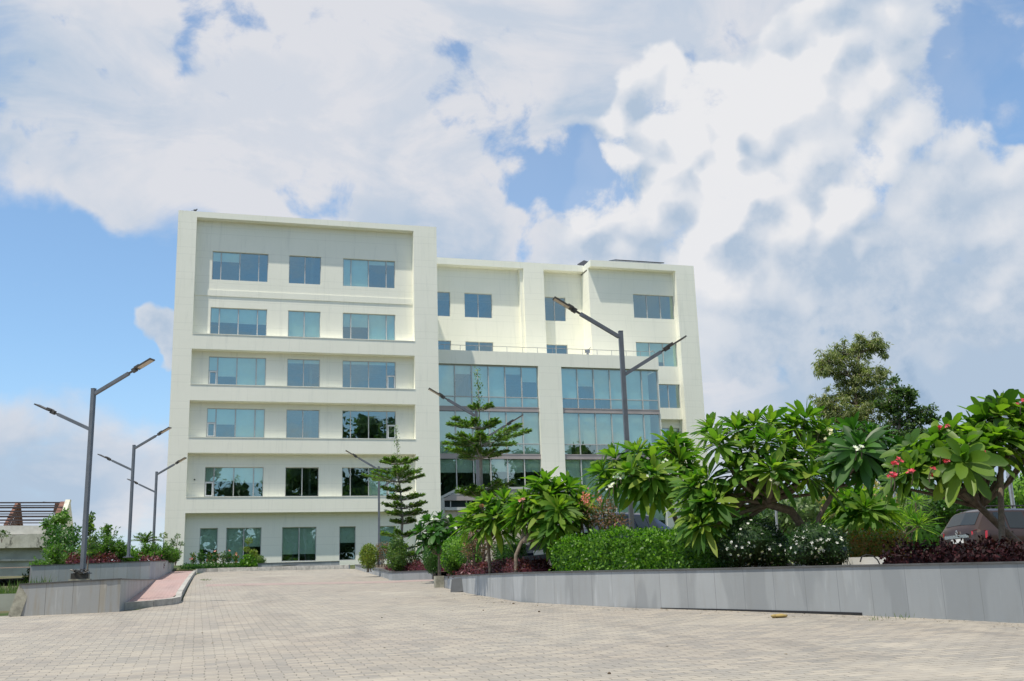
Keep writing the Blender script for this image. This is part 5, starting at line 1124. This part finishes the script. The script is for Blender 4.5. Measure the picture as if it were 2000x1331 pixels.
for k in range(9):
    t_ = k/9; mb.beam(atp(14+22*t_, 1026-40*t_, RD+1+3.3*t_), atp(42-4*t_, 1027-2*t_, RD+7.2-2.6*t_), .07, .07); mb.beam(atp(13+22*t_, 1026-42*t_, RD+1+3.4*t_), atp(20+20*t_, 1028, RD+2+5*t_), .06, .06)
part('truss', mb, M['rust'], ru)
mb = MB(); a = [atp(137, 976, RD+4.3), atp(128, 1005, RD+1.6), atp(128, 1048, RD+.2), atp(131, 1090, RD+.2), atp(146, 1090, RD+8.5), atp(145, 1048, RD+8.5), atp(143, 1025, RD+8.0)]
b_ = [q-np.array([cy, -sy, 0])*.35 for q in a]; n = len(a); mb.add(a+b_, [tuple(range(n)), tuple(range(n, 2*n))[::-1]]+[(i, n+i, n+(i+1) % n, (i+1) % n) for i in range(n)])
wpoly(mb, [(137, 976), (128, 981), (124, 992), (118, 1006), (130, 1006)], RD+4.2, .25)
part('gable_wall', mb, simple('pale_gable', (.55, .53, .45), .9, var=.2, scale=1.2), ru)
bush('creeper', [(118, 1014, 76.5, 20, 14), (100, 1024, 76.6, 22, 10), (128, 1002, 77, 6, 8)], 'lf_feather', 'light green creeper spilling over the roof end of the shed', 'creeper', .22, 55, .5, lo=.4, core=.75)
bush('tree', [(112, 1045, 72, 28, 22), (132, 1062, 70, 26, 26), (105, 1070, 70, 24, 20), (145, 1045, 71, 14, 22), (140, 1085, 66, 20, 22)], 'lf_hedged', 'leafy green tree between the ruined shed and the nearest left lamp', 'tree', .20, 75, .5, lo=.35)
bush('creeper', [(5, 1043, 77, 14, 6), (-8, 1048, 77, 10, 8)], 'lf_dtree', 'dark weedy tuft growing on the shed parapet at the left edge', 'creeper', .18, 60, .4, lo=.4)

# ------------------------------------------------------------------ cars
def car(name, org, yaw, st, label, paint, detail):
    """lofted body; stations (x, z_bottom, z_belt, z_top, half_width_low, half_width_belt, half_width_top); x forward"""
    o = bpy.data.objects.new(name, None); C.objects.link(o); o.location = org; o.rotation_euler.z = yaw; ORG[o.name] = np.zeros(3); tag(o, label, 'car')
    ring = []
    for x, zb, zt, zr, wl, wb, wt in st:
        ring.append([(x, -wl*.9, zb), (x, -wl, zb+.16), (x, -wb, (zb+zt)/2+.08), (x, -wb*.985, zt-.05), (x, -wb*.95, zt), (x, -(wt+.025), zr-.07), (x, -wt*.84, zr-.012), (x, -wt*.4, zr+.012), (x, 0, zr+.02)])
    K = 9; Rg = []
    for r_ in ring: Rg.append(r_+[(q[0], -q[1], q[2]) for q in r_[:-1][::-1]])
    n = len(Rg); m_ = len(Rg[0]); V = np.array(Rg).reshape(-1, 3); F = [(i*m_+j, (i+1)*m_+j, (i+1)*m_+(j+1) % m_, i*m_+(j+1) % m_) for i in range(n-1) for j in range(m_)]
    F += [tuple(range(m_)), tuple((n-1)*m_+j for j in range(m_))[::-1]]
    b_ = part('body', (V, F), M[paint], o, smooth=True, local=True)
    try: b_.data.set_sharp_from_angle(angle=R(32))
    except Exception: pass
    def band(i0, i1, j0, j1, off, t0=(0, 1), s0=(0, 1), nj=1, sides=(-1, 1)):
        """patch of the body surface between stations i0..i1 and ring indices j0..j1, lifted by off"""
        mb = MB()
        for sgn in sides:
            A = lambda i, j: np.array(Rg[i][j])*np.array([1, -sgn, 1])
            c = [A(i0, j0), A(i1, j0), A(i1, j1), A(i0, j1)]
            def L(u, v): return (c[0]*(1-u)+c[1]*u)*(1-v)+(c[3]*(1-u)+c[2]*u)*v
            q = [L(t0[0], s0[0]), L(t0[1], s0[0]), L(t0[1], s0[1]), L(t0[0], s0[1])]
            nn_ = np.cross(q[1]-q[0], q[3]-q[0]); nn_ /= np.linalg.norm(nn_); cen = np.array([0, 0, .8])
            if np.dot(nn_, (q[0]+q[2])/2-cen-np.array([(q[0]+q[2])[0]/2, 0, 0])) < 0: nn_ = -nn_
            mb.add([a+nn_*off for a in q]+[a-nn_*.01 for a in q], [(0, 1, 2, 3), (0, 4, 5, 1), (1, 5, 6, 2), (2, 6, 7, 3), (3, 7, 4, 0)])
        return mb
    detail(o, band, Rg)
    wb = [q[0] for q in st]; xr, xf = min(wb)+.78, max(wb)-.85
    for x in (xr, xf):
        for s in (-1, 1):
            mb = MB(); th = np.linspace(0, 2*math.pi, 25); w0 = st[len(st)//2][4]-.19; prof = [(.20, 0), (.31, 0), (.335, .03), (.335, .18), (.31, .21), (.20, .21)]
            V = [(x+r_*math.cos(t_), s*(w0+d), .335+r_*math.sin(t_)) for t_ in th[:-1] for r_, d in prof]; F = [(i*6+j, i*6+(j+1) % 6, ((i+1) % 24)*6+(j+1) % 6, ((i+1) % 24)*6+j) for i in range(24) for j in range(6)]
            mb.add(V, F); wh = part('wheel', mb, M['black'], o, smooth=False, local=True)
            mb = MB(); mb.tube([(x, s*(w0+.05), .335), (x, s*(w0+.2), .335)], .2, 20)
            for k in range(5): a = 2*math.pi*k/5; mb.beam((x, s*(w0+.205), .335), (x+.19*math.cos(a), s*(w0+.205), .335+.19*math.sin(a)), .05, .03)
            part('rim', mb, M['chrome'], wh, local=True)
    return o
suv = [(0.0, .45, .90, .94, .70, .72, .66), (.03, .34, 1.00, 1.06, .80, .84, .74), (.10, .30, 1.04, 1.16, .86, .90, .74), (.42, .28, 1.06, 1.58, .89, .91, .66), (.60, .28, 1.05, 1.64, .89, .91, .65), (1.05, .27, 1.03, 1.66, .90, .91, .65), (1.75, .27, 1.01, 1.66, .90, .91, .65),
       (2.5, .27, .99, 1.63, .90, .91, .63), (2.75, .27, .98, 1.55, .90, .91, .62), (3.25, .27, .97, 1.05, .90, .90, .72), (3.9, .28, .92, .97, .88, .88, .70), (4.2, .32, .84, .88, .82, .82, .62), (4.31, .42, .72, .76, .7, .7, .55)]
def suv_detail(o, band, Rg):
    g = band(2, 3, 6, 8, .012, (.12, .95), nj=2); part('rear_window', g, M['carglass'], o, local=True)
    for i0, i1, t_ in ((4, 5, (.25, .95)), (5, 6, (.08, .94)), (6, 7, (.06, .95))):
        for sd in (-1, 1): part('side_window', band(i0, i1, 4, 5, .012, t_, (.1, .92), sides=(sd,)), M['carglass'], o, local=True)
    part('windscreen', band(8, 9, 6, 8, .012, (.1, .95), nj=2), M['carglass'], o, local=True)
    for s in (-1, 1):
        mb = MB(); V = []
        for x, y, z in [(.02, .60, .74), (.02, .60, 1.03), (.07, .76, 1.06), (.30, .925, 1.02), (.26, .925, .78), (.06, .80, .70)]: V.append((x-.02, s*y, z))
        V2 = [(a+.05, b*.97, c) for a, b, c in V]; mb.add(V+V2, [tuple(range(6)), tuple(range(6, 12))[::-1]]+[(i, (i+1) % 6, 6+(i+1) % 6, 6+i) for i in range(6)]); part('tail_light', mb, M['taillight'], o, local=True)
    mb = MB(); mb.box(-.035, -.005, -.52, .52, .86, .95); part('chrome_strip', mb, M['chrome'], o, local=True)
    mb = MB(); mb.box(-.03, -.012, -.26, .26, .72, .84); part('number_plate', mb, M['plate'], o, local=True)
    mb = MB(); 
    q = [(0, .075), (.045, 0), (0, -.075), (-.045, 0)]
    for i in range(4): a, b = q[i], q[(i+1) % 4]; mb.beam((-.02, a[0], 1.01+a[1]), (-.02, b[0], 1.01+b[1]), .02, .018)
    part('badge', mb, M['chrome'], o, local=True)
    for s in (-1, 1):
        mb = MB(); mb.tube([(.55, s*.60, 1.68), (.62, s*.61, 1.72), (2.3, s*.60, 1.72), (2.45, s*.59, 1.66)], .022, 6)
        for x in (.75, 1.5, 2.2): mb.tube([(x, s*.61, 1.65), (x, s*.61, 1.72)], .018, 6)
        part('roof_rail', mb, M['black'], o, local=True)
        mb = MB(); mb.ico((2.75, s*1.0, 1.05), (.09, .11, .08), 2); part('mirror', mb, M['carbrown'], o, smooth=True, local=True)
    mb = MB(); mb.box(-.05, .3, -.82, .82, .30, .62); part('bumper', mb, M['black'], o, local=True)
    mb = MB(); mb.box(1.12, 1.135, -.935, -.905, .45, 1.0); mb.box(1.88, 1.895, -.935, -.905, .45, .98); part('door_gap', mb, M['black'], o, local=True)
a = at(1908, 1040, 30.6); b_ = at(1832, 1040, 32.2)
ax = np.array([a[0]-b_[0], a[1]-b_[1]]); ang = math.atan2(ax[1], ax[0])+math.pi/2     # forward is 90 deg left of the rear edge (left to right)
cen = (a+b_)/2; car('parked_car', (cen[0], cen[1], zpx(1868, 998, 31.9)-1.68), ang, suv, 'brown estate car seen from behind at the right edge above the purple hedge', 'carbrown', suv_detail)
sed = [(0.0, .45, .90, .94, .68, .68, .6), (.05, .33, 1.0, 1.03, .80, .80, .66), (.55, .27, 1.02, 1.06, .86, .86, .68), (1.1, .25, .99, 1.38, .87, .87, .58), (1.5, .25, .97, 1.45, .87, .87, .57), (2.3, .25, .95, 1.46, .87, .87, .57),
       (2.65, .25, .94, 1.38, .87, .87, .57), (3.3, .25, .92, .99, .87, .86, .68), (4.0, .28, .84, .89, .84, .84, .66), (4.38, .34, .72, .78, .76, .76, .6), (4.48, .45, .62, .66, .66, .66, .5)]
def sed_detail(o, band, Rg):
    part('rear_window', band(2, 3, 6, 8, .012, (.2, .95), nj=2), M['carglass'], o, local=True)
    for i0, i1, t_ in ((3, 4, (.2, .95)), (4, 5, (.05, .5)), (4, 5, (.55, .97)), (5, 6, (.06, .9))):
        for sd in (-1, 1): part('side_window', band(i0, i1, 4, 5, .012, t_, (.1, .9), sides=(sd,)), M['carglass'], o, local=True)
    part('windscreen', band(6, 7, 6, 8, .012, (.08, .95), nj=2), M['carglass'], o, local=True)
    mb = MB(); mb.box(4.42, 4.52, -.42, .42, .52, .70)
    part('grille', mb, M['black'], o, local=True); mb = MB(); mb.box(4.52, 4.535, -.25, .25, .38, .49); part('number_plate', mb, M['plate'], o, local=True)
    for s in (-1, 1):
        mb = MB(); mb.ico((4.32, s*.62, .70), (.16, .15, .08), 2); part('headlight', mb, M['lampclear'], o, smooth=True, local=True)
        mb = MB(); mb.ico((2.85, s*.96, .98), (.09, .11, .07), 2); part('mirror', mb, M['carblue'], o, smooth=True, local=True)
    mb = MB(); mb.box(4.2, 4.56, -.7, .7, .26, .38); part('bumper', mb, M['black'], o, local=True)
a = at(1058, 1060, 27.6); b_ = at(1345, 1050, 30.6); ax = (a-b_)[:2]; ax = ax/np.linalg.norm(ax); ang = math.atan2(ax[1], ax[0]); org = a[:2]-ax*4.45
car('parked_car', (org[0], org[1], zpx(1260, 1002, 29.3)-1.47), ang, sed, 'dark blue saloon car parked behind the clipped box hedge', 'carblue', sed_detail)
# ------------------------------------------------------------------ small things
# white kerb glimpsed under the jasmine bushes, hose loop, litter
mb = MB(); a = at(1380, 1103, 23.4); b_ = at(1740, 1096, 20.8); mb.beam((a[0], a[1], a[2]), (b_[0], b_[1], b_[2]), .15, .16)
solo('kerb', mb, M['white'], 'white painted kerb glimpsed under the jasmine bushes', 'kerb')
mb = MB(); q = [at(1680, 1098, 19.6), at(1683, 1088, 19.6), at(1692, 1084, 19.6), at(1705, 1086, 19.6), at(1714, 1094, 19.6), at(1718, 1102, 19.6)]; mb.tube(q, .013, 6); solo('hose', mb, M['black'], 'black hose looping up behind the coping left of the purple hedge', 'hose')
p = G(1524, 1207); mb = MB(); mb.ico((p[0], p[1], p[2]+.03), (.14, .06, .035), 2, .35); mb.ico((p[0]-.12, p[1], p[2]+.03), (.05, .045, .035), 2, .3)
solo('crumpled_rag', mb, simple('yellow_rag', (.38, .28, .10), .8), 'crumpled yellowish rag lying on the pavers by the retaining wall', 'rag', smooth=True)
for px, py, s_, lab in [(1003, 1180, .03, 'small dark stone near the base of the wall, left of the others'), (1053, 1196, .03, 'small dark stone on the pavers below the box hedge'), (1190, 1317, .022, 'dark pebble alone near the bottom of the view'), (944, 1153+40, .02, 'tiny dark stone in the middle of the paving')]:
    p = G(px, py); mb = MB(); mb.ico((p[0], p[1], p[2]+s_*.4), (s_, s_*.8, s_*.6), 1, .4); solo('stone', mb, M['soil'], lab, 'stone')
for px, py, lab, k in [(1712, 1213, 'small weed tuft with red petals at the foot of the wall', 12), (1770, 1210, 'taller weed tuft at the wall joint on the right', 9), (402, 1141, 'thin line of weeds in the kerb of the pink path', 40)]:
    p = G(px, py); n = k; P = np.stack([p[0]+rng.normal(0, .10, n), p[1]+rng.normal(0, .04, n), np.full(n, p[2]+(.13 if px < 500 else 0))], 1); V, F = leafquads(P, unit(np.stack([rng.normal(0, .4, n), rng.normal(0, .4, n), np.ones(n)], 1)), rnd_dirs(n), rng.uniform(.04, .14, n), np.full(n, .015)); solo('weed_tuft', (V, F), M['grass'], lab, 'weed')

# fallen leaves and grit blown along the foot of the walls and over the pavers
n = 520; P = []
for i in range(n):
    if i < 330:
        k = rng.integers(2, len(RW)-2); t_ = rng.random(); q = np.array(RW[k])*(1-t_)+np.array(RW[k+1])*t_; q = q-np.array([.15+abs(rng.normal(0, .35)), 0])
    else: q = np.array([rng.uniform(-4, 8), rng.uniform(12, 40)])
    P.append((q[0], q[1], gz(*q)+.012))
P = np.array(P); L = rng.uniform(.02, .07, n); V, F = leafquads(P, unit(rnd_dirs(n)*np.array([1, 1, .15])), np.tile([0, 0, 1.0], (n, 1)), L, L*.5)
solo('leaf_litter', (V, F), foliage('dry_leaf', [(.10, .07, .04), (.22, .16, .08), (.08, .09, .04)], .7, .1), 'dry fallen leaves scattered over the pavers by the long wall', 'leaf litter', kind='stuff')

# ------------------------------------------------------------------ tree belt across the road behind the viewer (seen mirrored in the windows)
cs = []
for i in range(84):
    x = rng.uniform(-90, 130); y = rng.uniform(-46, -36); h = 32+(6 if 20 < x < 42 else 0)+rng.uniform(-4, 3)
    for k in range(6): cs.append(((x+rng.normal()*2, y+rng.normal()*2, -4+h*(.12+.155*k)), (rng.uniform(3.5, 5.5)*(1.1-.11*k), 3.5, rng.uniform(2.6, 4))))
V, F = clumpleaves(cs, 1.1, 2.8, .6, 0, .5, lo=.45)
mbw = MB()
for c, r in cs: mbw.ico(c, np.array(r)*.72, 1, .25)
Vc = np.concatenate(mbw.v); Fc = [tuple(q) for q in F.tolist()]+[tuple(x_+len(V) for x_ in f_) for f_ in mbw.f]
solo('woodland', (np.concatenate([V, Vc]), Fc), M['wood_far'], 'belt of tall green trees mirrored in the lower windows', 'woodland', kind='stuff')
